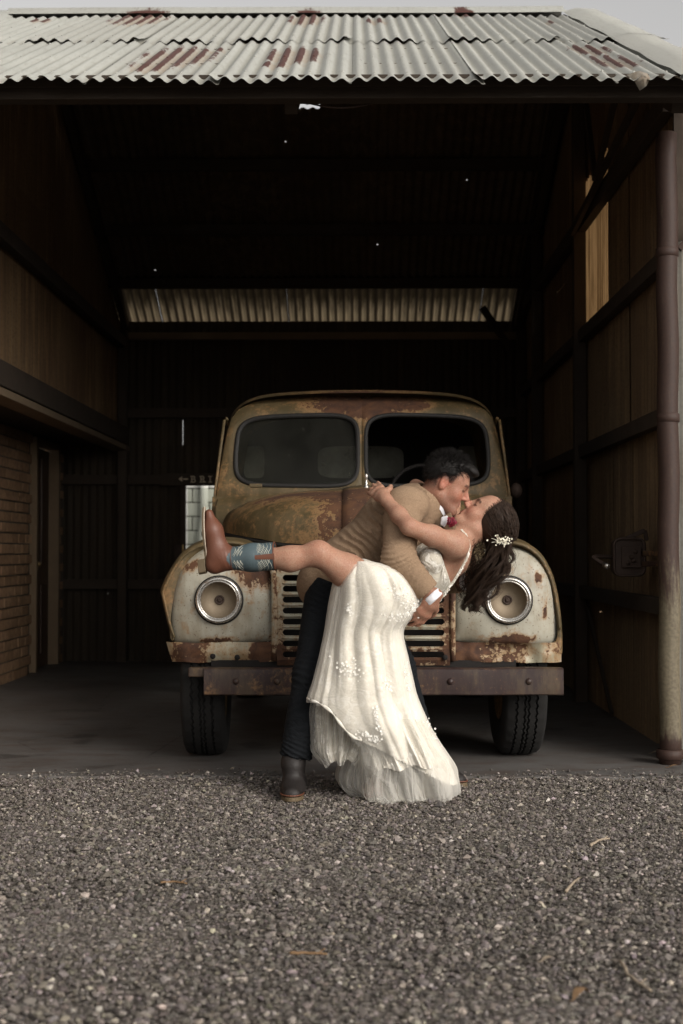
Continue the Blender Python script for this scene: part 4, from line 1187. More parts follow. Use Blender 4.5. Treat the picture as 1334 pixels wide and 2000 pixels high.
# wheels
def wheel_meshes():
    rad, wd = .385, .215
    # tyre: profile across the tread with three grooves, zigzag ribs
    prof = [(.20, -.075), (.235, -.100), (.30, -.112), (.345, -.108), (.368, -.098), (.378, -.088), (.381, -.056), (.370, -.053), (.370, -.046), (.384, -.043), (.385, -.016), (.373, -.013), (.373, -.006), (.385, -.003)]
    prof = prof + [(r_, -h) for r_, h in prof[::-1]]
    n = 120; V = []
    for i, (r_, h) in enumerate(prof):
        for k in range(n):
            a = 2 * PI * k / n; zz = 0
            if 5 < i < len(prof) - 6: zz = .004 * (1 if k % 2 else -1)
            rr = r_ - (.006 if (i in (5, len(prof) - 6) and (k // 2) % 2) else 0)
            V.append((h + zz, rr * math.cos(a), rr * math.sin(a)))
    F = [(i * n + k, i * n + (k + 1) % n, (i + 1) * n + (k + 1) % n, (i + 1) * n + k) for i in range(len(prof) - 1) for k in range(n)]
    ty = MB().add(V, F).mesh('tyre', True); ty.materials.append(M['rubber']); ty.set_sharp_from_angle(angle=R(40))
    rm = MB().lathe([(.205, .095), (.195, .105), (.185, .085), (.175, .03), (.11, .02), (.10, .06), (.05, .075), (0, .075)], Matrix.Rotation(PI / 2, 4, 'Y'), 32)
    rm.lathe([(.205, -.095), (.18, -.08), (.1, -.06), (0, -.06)], Matrix.Rotation(PI / 2, 4, 'Y'), 32)
    rm = rm.mesh('rim', True); rm.materials.append(M['olive'])
    return ty, rm
ty, rm = wheel_meshes()
for x, y, st in ((-.812, .43, .03), (.800, .45, .03), (-.80, 3.3, 0), (.80, 3.3, 0)):
    w = empty('wheel', (x, y, .397), st); w.parent = truck
    if x < 0: w.rotation_euler = (random.random(), 0, PI + st)
    w.rotation_mode = 'XYZ'
    for nm, me in (('tyre', ty), ('rim', rm)):
        o = bpy.data.objects.new(nm, me); C.objects.link(o); o.parent = w
# flat tray behind the cab
MB().box((0, 3.75, .74), (1.85, 2.2, .06)).build('tray', M['timber'], truck)
MB().box((0, 2.66, 1.0), (1.85, .05, .55)).build('headboard', M['timber'], truck)
# ------------------------------------------------------------------ soft solid modelling: smooth unions on a grid, meshed by surface nets
class Solid:
    def __init__(s, lo, hi, h):
        s.h = h; s.lo = np.array(lo, float); s.n = np.ceil((np.array(hi, float) - s.lo) / h).astype(int) + 1
        s.a = np.full(tuple(s.n), .06, np.float32)
        s.ax = [(s.lo[i] + h * np.arange(s.n[i])).astype(np.float32) for i in range(3)]
    def box(s, lo, hi):
        i0 = np.clip(np.floor((np.array(lo) - s.lo) / s.h).astype(int), 0, s.n); i1 = np.clip(np.ceil((np.array(hi) - s.lo) / s.h).astype(int) + 1, 0, s.n)
        sl = tuple(slice(a, b) for a, b in zip(i0, i1))
        return sl, s.ax[0][sl[0]][:, None, None], s.ax[1][sl[1]][None, :, None], s.ax[2][sl[2]][None, None, :]
    def join(s, sl, d, k, sub=False):
        a = s.a[sl]
        if sub:
            d = -d; h = np.maximum(k - np.abs(a - d), 0) / k if k else 0; s.a[sl] = np.maximum(a, d) + h * h * k / 4
        else:
            h = np.maximum(k - np.abs(a - d), 0) / k if k else 0; s.a[sl] = np.minimum(a, d) - h * h * k / 4
    def cone(s, a, b, ra, rb, k=.02, sub=False, wide=None):
        """tapered capsule; wide = (direction, factor) stretches its section along that direction"""
        a = np.array(a, float); b = np.array(b, float); m = max(ra, rb) * (max(1, wide[1]) if wide else 1) + .06
        sl, X, Y, Z = s.box(np.minimum(a, b) - m, np.maximum(a, b) + m)
        ab = b - a; L = max(ab @ ab, 1e-9)
        px, py, pz = X - a[0], Y - a[1], Z - a[2]
        t = np.clip((px * ab[0] + py * ab[1] + pz * ab[2]) / L, 0, 1)
        qx, qy, qz = px - t * ab[0], py - t * ab[1], pz - t * ab[2]; corr = 1.0
        if wide:
            w = np.array(wide[0], float); w = w / np.linalg.norm(w); q = (qx * w[0] + qy * w[1] + qz * w[2]) * (1 / wide[1] - 1)
            qx, qy, qz = qx + q * w[0], qy + q * w[1], qz + q * w[2]; corr = min(1, wide[1])
        d = (np.sqrt(qx * qx + qy * qy + qz * qz) - (ra + (rb - ra) * t)) * corr
        s.join(sl, d.astype(np.float32), k, sub); return s
    def chain(s, pts, rad, k=.02, wide=None):
        for i in range(len(pts) - 1): s.cone(pts[i], pts[i + 1], rad[i], rad[i + 1], k, False, wide)
        return s
    def ell(s, c, r, A=None, k=.02, sub=False):
        """ellipsoid; rows of A are its axes"""
        c = np.array(c, float); r = np.array(r, float); A = np.eye(3) if A is None else np.array(A, float); m = r.max() + .05
        sl, X, Y, Z = s.box(c - m, c + m); px, py, pz = X - c[0], Y - c[1], Z - c[2]
        u = [(px * A[i, 0] + py * A[i, 1] + pz * A[i, 2]) for i in range(3)]
        k0 = np.sqrt(sum((u[i] / r[i]) ** 2 for i in range(3))); k1 = np.sqrt(sum((u[i] / r[i] ** 2) ** 2 for i in range(3))) + 1e-6
        s.join(sl, (k0 * (k0 - 1) / k1).astype(np.float32), k, sub); return s
    def ripple(s, c, rad, dr, lam, amp, bend=(0, 0, 0), ph=0.0):
        """folds: waves along dr that fade out at rad from c"""
        c = np.array(c, float); dr = np.array(dr, float); dr /= np.linalg.norm(dr); bend = np.array(bend, float)
        sl, X, Y, Z = s.box(c - rad, c + rad); px, py, pz = X - c[0], Y - c[1], Z - c[2]
        d = np.sqrt(px * px + py * py + pz * pz) / rad; f = np.clip(1 - d, 0, 1); f = f * f * (3 - 2 * f)
        t = (px * dr[0] + py * dr[1] + pz * dr[2]) + bend[0] * px * px + bend[1] * py * py + bend[2] * pz * pz
        w = np.sin(2 * np.pi * t / lam + ph + 2.0 * np.sin(11 * (px + 1.7 * py - pz) + c[0] * 40) + 1.1 * np.sin(27 * (pz - .6 * px + .5 * py)))
        w = 1.6 * np.abs(w) ** .75 - 1.0        # rounded rolls, sharp creases between
        s.a[sl] += (amp * f * w).astype(np.float32); return s
    def cut(s, p, nrm, k=0.0):
        """remove everything on the side of the plane that nrm points to"""
        p = np.array(p, float); nrm = np.array(nrm, float); nrm /= np.linalg.norm(nrm)
        d = (s.ax[0][:, None, None] - p[0]) * nrm[0] + (s.ax[1][None, :, None] - p[1]) * nrm[1] + (s.ax[2][None, None, :] - p[2]) * nrm[2]
        s.a = np.maximum(s.a, d.astype(np.float32)); return s
    def mesh(s):
        f = s.a; n = f.shape; h = s.h
        ins = f < 0
        cnt = np.zeros(tuple(q - 1 for q in n), np.int8)
        for i in (0, 1):
            for j in (0, 1):
                for k in (0, 1): cnt += ins[i:n[0] - 1 + i, j:n[1] - 1 + j, k:n[2] - 1 + k]
        act = (cnt > 0) & (cnt < 8); I = np.argwhere(act); idx = np.full(cnt.shape, -1, np.int32); idx[act] = np.arange(len(I))
        acc = np.zeros((len(I), 3)); num = np.zeros(len(I))
        cor = {c: f[I[:, 0] + c[0], I[:, 1] + c[1], I[:, 2] + c[2]] for c in [(i, j, k) for i in (0, 1) for j in (0, 1) for k in (0, 1)]}
        for ax in range(3):
            for c in cor:
                if c[ax]: continue
                c2 = tuple(1 if q == ax else c[q] for q in range(3)); A, B = cor[c], cor[c2]; m = (A < 0) != (B < 0)
                t = np.where(m, A / np.where(m, A - B, 1), 0); p = np.tile(np.array(c, float), (len(I), 1)); p[:, ax] = t
                acc += p * m[:, None]; num += m
        V = s.lo + h * (I + acc / num[:, None])
        Q = []
        for ax in range(3):
            a1, a2 = (ax + 1) % 3, (ax + 2) % 3
            slA = [slice(None)] * 3; slB = [slice(None)] * 3; slA[ax] = slice(0, n[ax] - 1); slB[ax] = slice(1, n[ax])
            for q in (a1, a2): slA[q] = slice(1, n[q] - 1); slB[q] = slice(1, n[q] - 1)
            A = ins[tuple(slA)]; B = ins[tuple(slB)]; E = np.argwhere(A != B)
            if not len(E): continue
            flip = A[tuple(E.T)]; base = E.copy(); base[:, a1] += 1; base[:, a2] += 1
            def cell(d1, d2):
                c = base.copy(); c[:, a1] += d1; c[:, a2] += d2; return idx[c[:, 0], c[:, 1], c[:, 2]]
            q = np.stack([cell(-1, -1), cell(0, -1), cell(0, 0), cell(-1, 0)], 1)
            q[~flip] = q[~flip][:, ::-1]; Q.append(q)
        return V, np.concatenate(Q)

def relax(V, F, it=1, lam=.5):
    """a little Laplacian smoothing"""
    n = len(V)
    for _ in range(it):
        acc = np.zeros_like(V); num = np.zeros(n)
        for a, b in ((0, 1), (1, 2), (2, 3), (3, 0)):
            np.add.at(acc, F[:, a], V[F[:, b]]); np.add.at(acc, F[:, b], V[F[:, a]]); np.add.at(num, F[:, a], 1); np.add.at(num, F[:, b], 1)
        V = V * (1 - lam) + lam * acc / num[:, None]
    return V

def unit(v):
    v = np.array(v, float); return v / np.linalg.norm(v)

class Head:
    """frame of a head: o between the ears, f forwards, u to the crown, s to the side"""
    def __init__(s, o, f, u):
        s.o = np.array(o, float); s.f = unit(f); u = np.array(u, float); s.u = unit(u - s.f * (u @ s.f)); s.s = np.cross(s.f, s.u)
        s.A = np.array([s.s, s.f, s.u])
    def p(s, x, f, u): return s.o + s.s * x + s.f * f + s.u * u
    def loc(s, V): return (V - s.o) @ s.A.T
    def build(s, S, fem=False):
        E = lambda c, r, k=.02, sub=False: S.ell(s.p(*c), r, s.A, k, sub)
        w = .96 if fem else 1.0
        E((0, -.012, .038), (.075 * w, .096, .086)); E((0, .035, -.035), (.060 * w, .062, .080), .03)
        E((0, .05, .035), (.060 * w, .045, .06), .03)
        S.cone(s.p(-.02, .078, -.100), s.p(.02, .078, -.100), .020 if fem else .024, .020 if fem else .024, .03)
        for q in (-1, 1):
            S.cone(s.p(q * .052 * w, .0, -.062), s.p(q * .022, .07, -.098), .022, .02, .03)
            E((q * .040, .062, -.030), (.026, .024, .026), .03)
            E((q * .032, .098, .006), (.017, .016, .012), .014, True)
            E((q * .0315, .079, .004), (.015, .0145, .0125), .004)
            if fem: continue
            E((q * .078 * w, -.004, -.006), (.009, .019, .033), .008); E((q * .086 * w, .000, -.002), (.006, .010, .018), .006, True)
        S.cone(s.p(-.032, .086, .026), s.p(.032, .086, .026), .011 if fem else .014, .011 if fem else .014, .02)
        S.cone(s.p(0, .094, .016), s.p(0, .117 if fem else .121, -.026), .0085, .0115, .014)
        for q in (-1, 1): E((q * .012, .104, -.031), (.009, .012, .008), .008)
        S.cone(s.p(-.018, .093, -.056), s.p(.018, .093, -.056), .0075, .0075, .008); S.cone(s.p(-.015, .092, -.070), s.p(.015, .092, -.070), .0085, .0085, .008)
        S.cone(s.p(-.021, .103, -.0625), s.p(.021, .103, -.0625), .0022, .0022, .004, True)
        E((0, .10, -.082), (.02, .010, .006), .012, True)
    def tint(s, V, C_, lip, brow, stubble=0.0, fade=0.0):
        L = s.loc(V); x, f, u = np.abs(L[:, 0]), L[:, 1], L[:, 2]
        near = (np.abs(L) < .16).all(1)
        def put(m, col, a=1.0):
            m = np.clip(m * near, 0, 1)[:, None] * a; C_[:] = C_ * (1 - m) + np.array(col) * m
        sm = lambda v, a, b: np.clip((v - a) / (b - a), 0, 1)
        put(np.exp(-((x - .045) / .022) ** 2 - ((u + .035) / .026) ** 2) * (f > .03), (.50, .17, .12), .45)
        put((f > .10) * sm(u, -.05, -.03) * (u < .0), (.50, .19, .14), .35)
        put(np.exp(-((np.sqrt(((u + .004)) ** 2 + (f * 0) ** 2)) / .032) ** 2) * (x > .066) * (np.abs(f) < .03), (.50, .16, .11), .5)
        if stubble: put(sm(-u, .035, .06) * sm(f, -.01, .03), (.09, .055, .045), stubble)
        if fade: put(sm(u, .004, .022) * sm(.052 + .2 * (u - .03), -.02, .0) * (f < .03 + .25 * u) * (u < .09), (.035, .022, .018), fade); put((f < -.03) * sm(u, -.055, -.03), (.03, .02, .016), fade)
        put((x < .024 - .35 * np.abs(u + .063)) * (f > .082) * (np.abs(u + .063) < .014), lip, .75)
        put((x > .012) * (x < .050) * (np.abs(u - (.026 - .10 * np.abs(x - .03))) < .006) * (f > .055), brow, .85)
        put((x > .016) * (x < .047) * (np.abs(u - (-.002 + 6 * (x - .0315) ** 2)) < .0045) * (f > .07), brow, .8)

def hand(S, w, d, n, side, size=1.0, curl=(.35, .45, .4), spread=.10, k=.008):
    """w wrist, d towards the fingers, n out of the palm, side = +1/-1 picks the thumb's side"""
    d = unit(d); n = np.array(n, float); n = unit(n - d * (n @ d)); t = np.cross(d, n) * side
    w = np.array(w, float); z = size
    S.cone(w - d * .02 * z, w + d * .03 * z, .024 * z, .026 * z, .02, False, (t, 1.15))
    S.cone(w + d * .03 * z, w + d * .082 * z, .0185 * z, .016 * z, .015, False, (t, 2.2))
    for i, (off, l0, r0) in enumerate(((.030, .043, .0092), (.010, .048, .0095), (-.011, .044, .0090), (-.030, .034, .0078))):
        p = w + d * (.085 - .006 * abs(i - 1)) * z + t * off * z; dd = unit(d + t * off * spread * 18)
        cur = 0.0
        for j, (ln, cb) in enumerate(((l0, curl[0]), (l0 * .62, curl[1]), (l0 * .5, curl[2]))):
            cur += cb * (1 + .08 * i); e = unit(dd * math.cos(cur) + n * math.sin(cur)); q = p + e * ln * z
            S.cone(p, q, r0 * z * (1 - .08 * j), r0 * z * (.92 - .10 * j), k if j else .012); p = q
    p = w + d * .022 * z + t * .024 * z; dirs = [unit(d * .62 + t * .75 + n * .35), unit(d * .85 + t * .42 + n * .35), unit(d * .9 + t * .15 + n * .5)]
    for ln, e, r0 in ((.040, dirs[0], .0135), (.032, dirs[1], .0105), (.026, dirs[2], .0092)):
        q = p + e * ln * z; S.cone(p, q, r0 * z, r0 * .92 * z, .012); p = q

def part_mesh(name, S, mat, parent=None, smooth_it=1, cols=None):
    V, F = S.mesh(); V = relax(V, F, smooth_it)
    me = mesh_np(name, V, F)
    o = link(name, me, mat, parent)
    if cols is not None: col_attr(me, 'Col', cols(V))
    return o, V

def strands(name, roots_paths, mat, parent, n=3):
    """tapered tubes along many paths: list of (points (m,3), r0, r1)"""
    Vs, Fs, b = [], [], 0
    for P, r0, r1 in roots_paths:
        m = len(P); T = np.gradient(P, axis=0); T /= np.linalg.norm(T, axis=1)[:, None] + 1e-9
        ref = np.array([.3, .9, .2]); U = np.cross(T, ref); U /= np.linalg.norm(U, axis=1)[:, None] + 1e-9; W = np.cross(T, U)
        rr = (r0 + (r1 - r0) * np.linspace(0, 1, m) ** 1.5)[:, None]
        for k in range(n):
            a = 2 * np.pi * k / n; Vs.append(P + (U * math.cos(a) + W * math.sin(a)) * rr)
        g = b + np.arange(n)[None, :] * m + np.arange(m)[:, None]
        q = np.stack([g[:-1], np.roll(g, -1, 1)[:-1], np.roll(g, -1, 1)[1:], g[1:]], -1).reshape(-1, 4); Fs.append(q); b += n * m
    me = mesh_np(name, np.concatenate(Vs), np.concatenate(Fs)); return link(name, me, mat, parent)
# ------------------------------------------------------------------ man in the tan jacket
def xz(dx, dz): return np.array([dx, 0.0, dz])
G_head = Head(atn(869, 944, 6.36), (.905, -.06, -.42), (.42, 0, .905))
g_pel, g_wst, g_chs, g_upc, g_nck = atn(660, 1122, 6.42), atn(702, 1082, 6.42), atn(766, 1028, 6.42), atn(808, 1000, 6.42), atn(840, 980, 6.39)
g_sh, g_el, g_wr = atn(788, 988, 6.20), atn(778, 1092, 6.10), atn(842, 1162, 6.10)
g_sh2, g_el2, g_wr2 = atn(822, 1010, 6.60), atn(852, 1134, 6.66), atn(908, 1136, 6.54)
g_hipR, g_kneR, g_ankR = atn(648, 1132, 6.36), atn(609, 1318, 6.26), atn(573, 1500, 6.21)
g_hipL, g_kneL, g_ankL = atn(700, 1130, 6.48), atn(775, 1302, 6.50), atn(834, 1488, 6.55)
LAT = (0, 1, 0)
NKC, NKD = atn(850, 985, 6.385), unit((.93, -.05, .36))      # middle and direction of the collar
def groom():
    S = Solid((-.35, 5.90, -.01), (.68, 6.86, 1.62), .0048)
    G_head.build(S)
    S.cone(G_head.p(0, -.022, -.035), g_nck, .057, .064, .03)
    S.chain([g_pel, g_wst, g_chs, g_upc, g_nck], [.115, .108, .118, .10, .058], .04, (LAT, 1.22))
    S.chain([g_sh, g_el, g_wr], [.058, .046, .031], .03); S.chain([g_sh2, g_el2, g_wr2], [.058, .046, .031], .03)
    S.chain([g_hipR, g_kneR, g_ankR], [.09, .058, .045], .03); S.chain([g_hipL, g_kneL, g_ankL], [.09, .058, .045], .03)
    S.cone(g_ankR, atn(571, 1548, 6.12), .04, .035, .02); S.cone(g_ankL, atn(870, 1520, 6.50), .04, .035, .02)
    # near hand under her waist, far hand behind her back
    hand(S, g_wr + unit(g_wr - g_el) * .02, atn(806, 1212, 6.13) - g_wr, (-.35, .80, .45), 1, 1.02, (.25, .35, .3))
    hand(S, g_wr2 + xz(.015, .0), atn(928, 1082, 6.44) - g_wr2, (-.5, -.25, .35), 1, 1.0, (.2, .3, .3))
    def cols(V):
        C_ = np.tile(np.array([.31, .165, .108]), (len(V), 1))
        G_head.tint(V, C_, (.33, .12, .10), (.03, .02, .016), .40, .8)
        hd = np.linalg.norm(V - atn(812, 1205, 6.12), axis=1); C_ *= (1 + 0 * hd)[:, None]
        return C_
    o, V = part_mesh('person', S, M['skin'], None, 1, cols)
    tag(o, 'man in tan tweed jacket and dark jeans bending to kiss the woman he dips', 'person')
    return o
man = groom()

def g_jacket():
    S = Solid((-.33, 5.95, .78), (.70, 6.86, 1.50), .0055)
    S.chain([g_pel, g_wst, g_chs, g_upc], [.138, .124, .146, .124], .05, (LAT, 1.24))
    S.cone(g_pel, atn(632, 1142, 6.42), .140, .122, .05, False, (LAT, 1.22))
    S.cone(g_upc, g_nck, .115, .080, .05, False, (LAT, 1.15))
    S.cone(atn(806, 985, 6.22), atn(812, 990, 6.60), .072, .072, .05)
    S.chain([g_sh, g_el, g_wr], [.086, .070, .052], .03); S.chain([g_sh2, g_el2, g_wr2], [.082, .068, .050], .03)
    # folds: across the back, round the elbow, down the sleeve
    ax = unit(g_chs - g_wst)
    S.ripple(atn(700, 1060, 6.25), .20, ax + np.array([0, .15, 0]), .062, .0125, (1.5, 0, 1.0))
    S.ripple(atn(740, 1010, 6.25), .16, ax + np.array([0, .1, -.35]), .07, .0095, (0, 0, 1.5), 1.0)
    S.ripple(g_el, .14, unit(g_wr - g_sh), .042, .0130, (3, 0, 0)); S.ripple(.5 * (g_el + g_wr), .10, unit(g_wr - g_el) + xz(.3, .1), .036, .0100, (0, 0, 2), 2.0)
    S.ripple(.6 * g_sh + .4 * g_el, .12, xz(.7, .35), .05, .0085, (0, 0, 0), .6)
    S.ripple(atn(825, 965, 6.25), .09, xz(.75, -.4), .034, .0085, (0, 0, 4), .3)
    S.ripple(g_el2, .12, unit(g_wr2 - g_el2), .04, .006)
    # cut the sleeves square at the cuff, hollow the neck
    S.cone(G_head.p(0, -.03, -.04), g_nck + unit(g_nck - g_upc) * -.02, .070, .064, .01, True)
    S.cone(NKC + NKD * .118, NKC + NKD * .25, .105, .12, .006, True)
    for w, e in ((g_wr, g_el), (g_wr2, g_el2)):
        d = unit(w - e); S.cone(w + d * .012, w + d * .10, .058, .08, .004, True)
    # back hem
    S.cone(atn(636, 1190, 6.10), atn(700, 1215, 6.7), .04, .04, .01, True)
    o, V = part_mesh('jacket', S, M['tweed'], man, 1)
    # stand up collar of the jacket round the neck
    nd = NKD; c0 = NKC - NKD * .006
    a1 = unit(np.cross(nd, [0, 1, 0])); mb = MB(); rows = []
    for dz, rr in ((-.02, .084), (.018, .080), (.034, .076), (.030, .070), (-.01, .070)):
        rows.append([tuple(c0 + nd * (dz + .012 * math.cos(a)) + (a1 * math.cos(a) * rr + np.array([0, 1, 0]) * math.sin(a) * rr * 1.0)) for a in np.linspace(.75, 2 * PI - .75, 40)])
    mb.grid(rows); mb.build('collar', M['tweed'], o, True)
    # lapel edge and pocket flap
    mb = MB(); pts = [atn(866, 1008, 6.285), atn(880, 1000, 6.27), atn(892, 1030, 6.26), atn(880, 1048, 6.27), atn(866, 1030, 6.28)]
    mb.poly([tuple(p) for p in pts], (0, .02, 0)); mb.build('lapel', M['tweed'], o, bevel=.003)
    fl = [atn(683, 1079, 6.205), atn(718, 1102, 6.205), atn(713, 1112, 6.198), atn(678, 1089, 6.198)]
    mb = MB(); mb.poly([tuple(p) for p in fl], (0, .03, 0)); mb.build('pocket_flap', M['tweed'], o, bevel=.003)
    return o
g_jacket()
def g_shirt():
    nd = NKD; c0 = NKC + NKD * .022; a1 = unit(np.cross(nd, [0, 1, 0])); a2 = np.array([0, 1, 0])
    mb = MB(); rows = []
    for dz, rr in ((-.045, .071), (.0, .0685), (.022, .0675), (.024, .070), (.006, .0755), (-.022, .082)):
        rows.append([tuple(c0 + nd * (dz - .016 * math.cos(a)) + (a1 * math.cos(a) + a2 * math.sin(a)) * rr) for a in np.linspace(.12, 2 * PI - .12, 48)])
    mb.grid(rows); sc = mb.build('shirt_collar', M['shirt'], man, True)
    # collar leaf turned forward and shirt front
    mb = MB(); mb.poly([tuple(atn(*p)) for p in ((862, 1010, 6.285), (874, 1006, 6.275), (876, 1016, 6.27), (868, 1030, 6.275), (860, 1024, 6.285))], (0, .03, 0)); mb.build('collar_leaf', M['shirt'], sc, bevel=.004)
    mb = MB(); mb.poly([tuple(atn(*p)) for p in ((862, 1026, 6.30), (880, 1034, 6.29), (882, 1050, 6.31), (858, 1044, 6.33))], (0, .10, 0)); mb.build('waistcoat', M['lining'], man, bevel=.006)
    for w, e, r_ in ((g_wr, g_el, .042), (g_wr2, g_el2, .040)):
        d = unit(w - e); Mx = Matrix.Translation(tuple(w + d * .004)) @ Vector(d).to_track_quat('Z', 'Y').to_matrix().to_4x4()
        mb = MB(); mb.lathe([(r_ - .006, -.01), (r_, -.005), (r_ + .001, .020), (r_ - .002, .024), (r_ - .006, .02), (r_ - .008, 0)], Mx, 28); mb.build('shirt_cuff', M['shirt'], man, True)
g_shirt()
def g_jeans():
    S = Solid((-.36, 6.02, .05), (.52, 6.72, 1.05), .0055)
    S.ell(atn(668, 1128, 6.42), (.125, .165, .12), None, .03)
    S.chain([g_hipR, g_kneR, g_ankR], [.112, .079, .069], .04); S.chain([g_hipL, g_kneL, g_ankL], [.11, .078, .066], .04)
    for kn, an in ((g_kneR, g_ankR), (g_kneL, g_ankL)):
        d = unit(an - kn)
        S.ripple(kn, .16, d + xz(.25, 0), .046, .010, (2, 0, 0)); S.ripple(an - d * .06, .15, d + xz(-.2, 0), .038, .012, (3, 2, 0), 1.0); S.ripple(.5 * kn + .5 * an, .16, d + xz(.5, 0), .06, .005)
        S.cone(an + d * .018, an + d * .12, .09, .09, .004, True)
    S.ripple(atn(640, 1180, 6.3), .14, xz(.5, .9), .05, .006)
    o, V = part_mesh('jeans', S, M['denim'], man, 1)
    # stitched outer seam
    mb = MB(); mb.tube([tuple(.5 * (g_hipR * (1 - f) + g_kneR * f) * 2 + np.array([.012, -.108 + .03 * f, 0])) for f in np.linspace(.1, 1, 10)], .0022, 5); mb.build('seam', M['denim'], o, True)
g_jeans()
def g_boot(ank, toe, heel):
    """low brown boot: ank above the ground, toe and heel are ground points"""
    toe = np.array(toe, float); heel = np.array(heel, float); d = unit(toe - heel); t = np.cross(d, [0, 0, 1.0])
    lo = np.minimum(np.minimum(toe, heel), ank) - .08; hi = np.maximum(np.maximum(toe, heel), ank) + .08; lo[2] = -.005; hi[2] = ank[2] + .06
    S = Solid(lo, hi, .0045); up = np.array([0, 0, 1.0])
    S.cone(ank + up * .03, heel + up * .055 + d * .02, .054, .044, .03); S.cone(heel + up * .05 + d * .03, heel + up * .045 + d * .15, .043, .038, .03, False, (t, 1.12)); S.cone(heel + up * .043 + d * .14, toe + up * .036 - d * .035, .042, .030, .03, False, (t, 1.25))
    S.cone(ank + up * .01 + d * .03, heel + up * .06 + d * .11, .045, .04, .03)
    S.ripple(heel + up * .07 + d * .11, .08, d, .022, .003)
    S.cut((0, 0, .026), (0, 0, -1))
    bt, V = part_mesh('boot', S, M['dark_leather'], man, 1)
    ring = []
    for a in np.linspace(0, 2 * PI, 40, endpoint=False):
        c, s_ = math.cos(a), math.sin(a); L = np.linalg.norm(toe - heel) / 2 + .004
        wd = .043 if c > -.2 else .034
        ring.append(tuple((toe + heel) / 2 + d * (math.copysign(abs(c) ** .75, c) * L) + t * math.copysign(abs(s_) ** .8, s_) * (wd + .010 * math.sin(max(0, c) * PI * .9)) + up * .010))
    mb = MB(); mb.poly(ring, (0, 0, .017)); mb.build('sole', M['sole'], bt)
    mb = MB(); mb.tube([Vector(p) + Vector((0, 0, .024)) for p in ring], .0035, 5, closed=True); mb.build('welt', M['leather'], bt, True)
    mb = MB(); mb.box((0, 0, 0), (.06, .065, .02)); hb = mb.build('heel', M['sole'], bt); hb.location = tuple(heel + d * .03 + up * .006); hb.rotation_euler = (0, 0, math.atan2(d[1], d[0]))
g_boot(g_ankR, (*atn(569, 1566, 6.03)[:2], 0), (*atn(576, 1540, 6.29)[:2], 0))
g_boot(g_ankL, (*atn(908, 1532, 6.42)[:2], 0), (*atn(828, 1520, 6.58)[:2], 0))

def g_hair():
    H = G_head
    lo, hi = H.o - .20, H.o + .22; S = Solid(lo, hi, .0045)
    S.ell(H.p(0, -.014, .040), (.079, .100, .092), H.A, .01)
    S.ell(H.p(0, .055, .102), (.054, .058, .026), H.A, .03); S.ell(H.p(.0, .092, .094), (.040, .032, .015), H.A, .02)
    # hairline: above a line that rises towards the forehead, clear of the ears
    X, Y, Z = np.meshgrid(*S.ax, indexing='ij'); P = np.stack([X - H.o[0], Y - H.o[1], Z - H.o[2]], -1) @ H.A.T
    x, f, u = np.abs(P[..., 0]), P[..., 1], P[..., 2]
    line = np.where(f > -.02, .036 + .36 * np.clip(f, 0, .1), .036 + 1.0 * (f + .02)); line = np.maximum(line, -.045)
    line = np.where(f > .085, .070, line)
    S.a = np.maximum(S.a, (line - u).astype(np.float32) * .7)
    for i in range(6):
        S.ripple(H.p(.05 * (i % 3 - 1), .03 + .03 * (i // 3), .12), .10, H.f * .6 + H.s * (.8 if i % 2 else -.5), .020, .0045, ph=i)
    cap, V = part_mesh('hair', S, M['hair_black'], man, 1)
    P = []; n = 0; r = np.random.default_rng(3)
    while n < 6000:
        v = r.standard_normal(3); v /= np.linalg.norm(v); q = np.array([v[0] * .080, -.014 + v[1] * .101, .042 + v[2] * .094]); 
        lim = .034 + .36 * min(max(q[1], 0), .1) if q[1] > -.02 else .034 + (q[1] + .02)
        if q[2] < max(lim, -.04): continue
        n += 1; nv = unit(q - np.array([0, -.014, .02])); fr = max(0, (q[1] + .02) / .1); top = max(0, (q[2] - .06) / .08)
        d = unit(nv * (.30 + .25 * top) + np.array([0, .25 + .95 * fr * top, -.25 * (1 - top) + .12]) + .40 * r.standard_normal(3))
        ln = (.018 + .036 * top * (.35 + fr)) * r.uniform(.6, 1.5)
        pts = [H.p(*(q - nv * .006 + d * ln * t + nv * .25 * ln * t * (1 - t) - np.array([0, 0, .35 * ln * t * t * fr]))) for t in np.linspace(0, 1, 5)]
        P.append((np.array(pts), r.uniform(.0006, .0011), .0002))
    n = 0
    while n < 2600:       # clipped short at the sides and nape
        v = r.standard_normal(3); v /= np.linalg.norm(v); q = np.array([v[0] * .0765, -.012 + v[1] * .0975, .038 + v[2] * .0875])
        up = .034 + .36 * min(max(q[1], 0), .1) if q[1] > -.02 else .034 + (q[1] + .02)
        if q[2] > up + .01 or q[2] < (.012 if q[1] > -.035 else -.055) or q[1] > .045 + .2 * q[2]: continue
        n += 1; d = unit(v * .6 + np.array([0, -.1, -.8]) + .3 * r.standard_normal(3)); ln = r.uniform(.005, .011)
        P.append((np.array([H.p(*(q + d * ln * t)) for t in (0, .5, 1)]), .0005, .0002))
    strands('hair_tufts', P, M['hair_black'], cap)
g_hair()
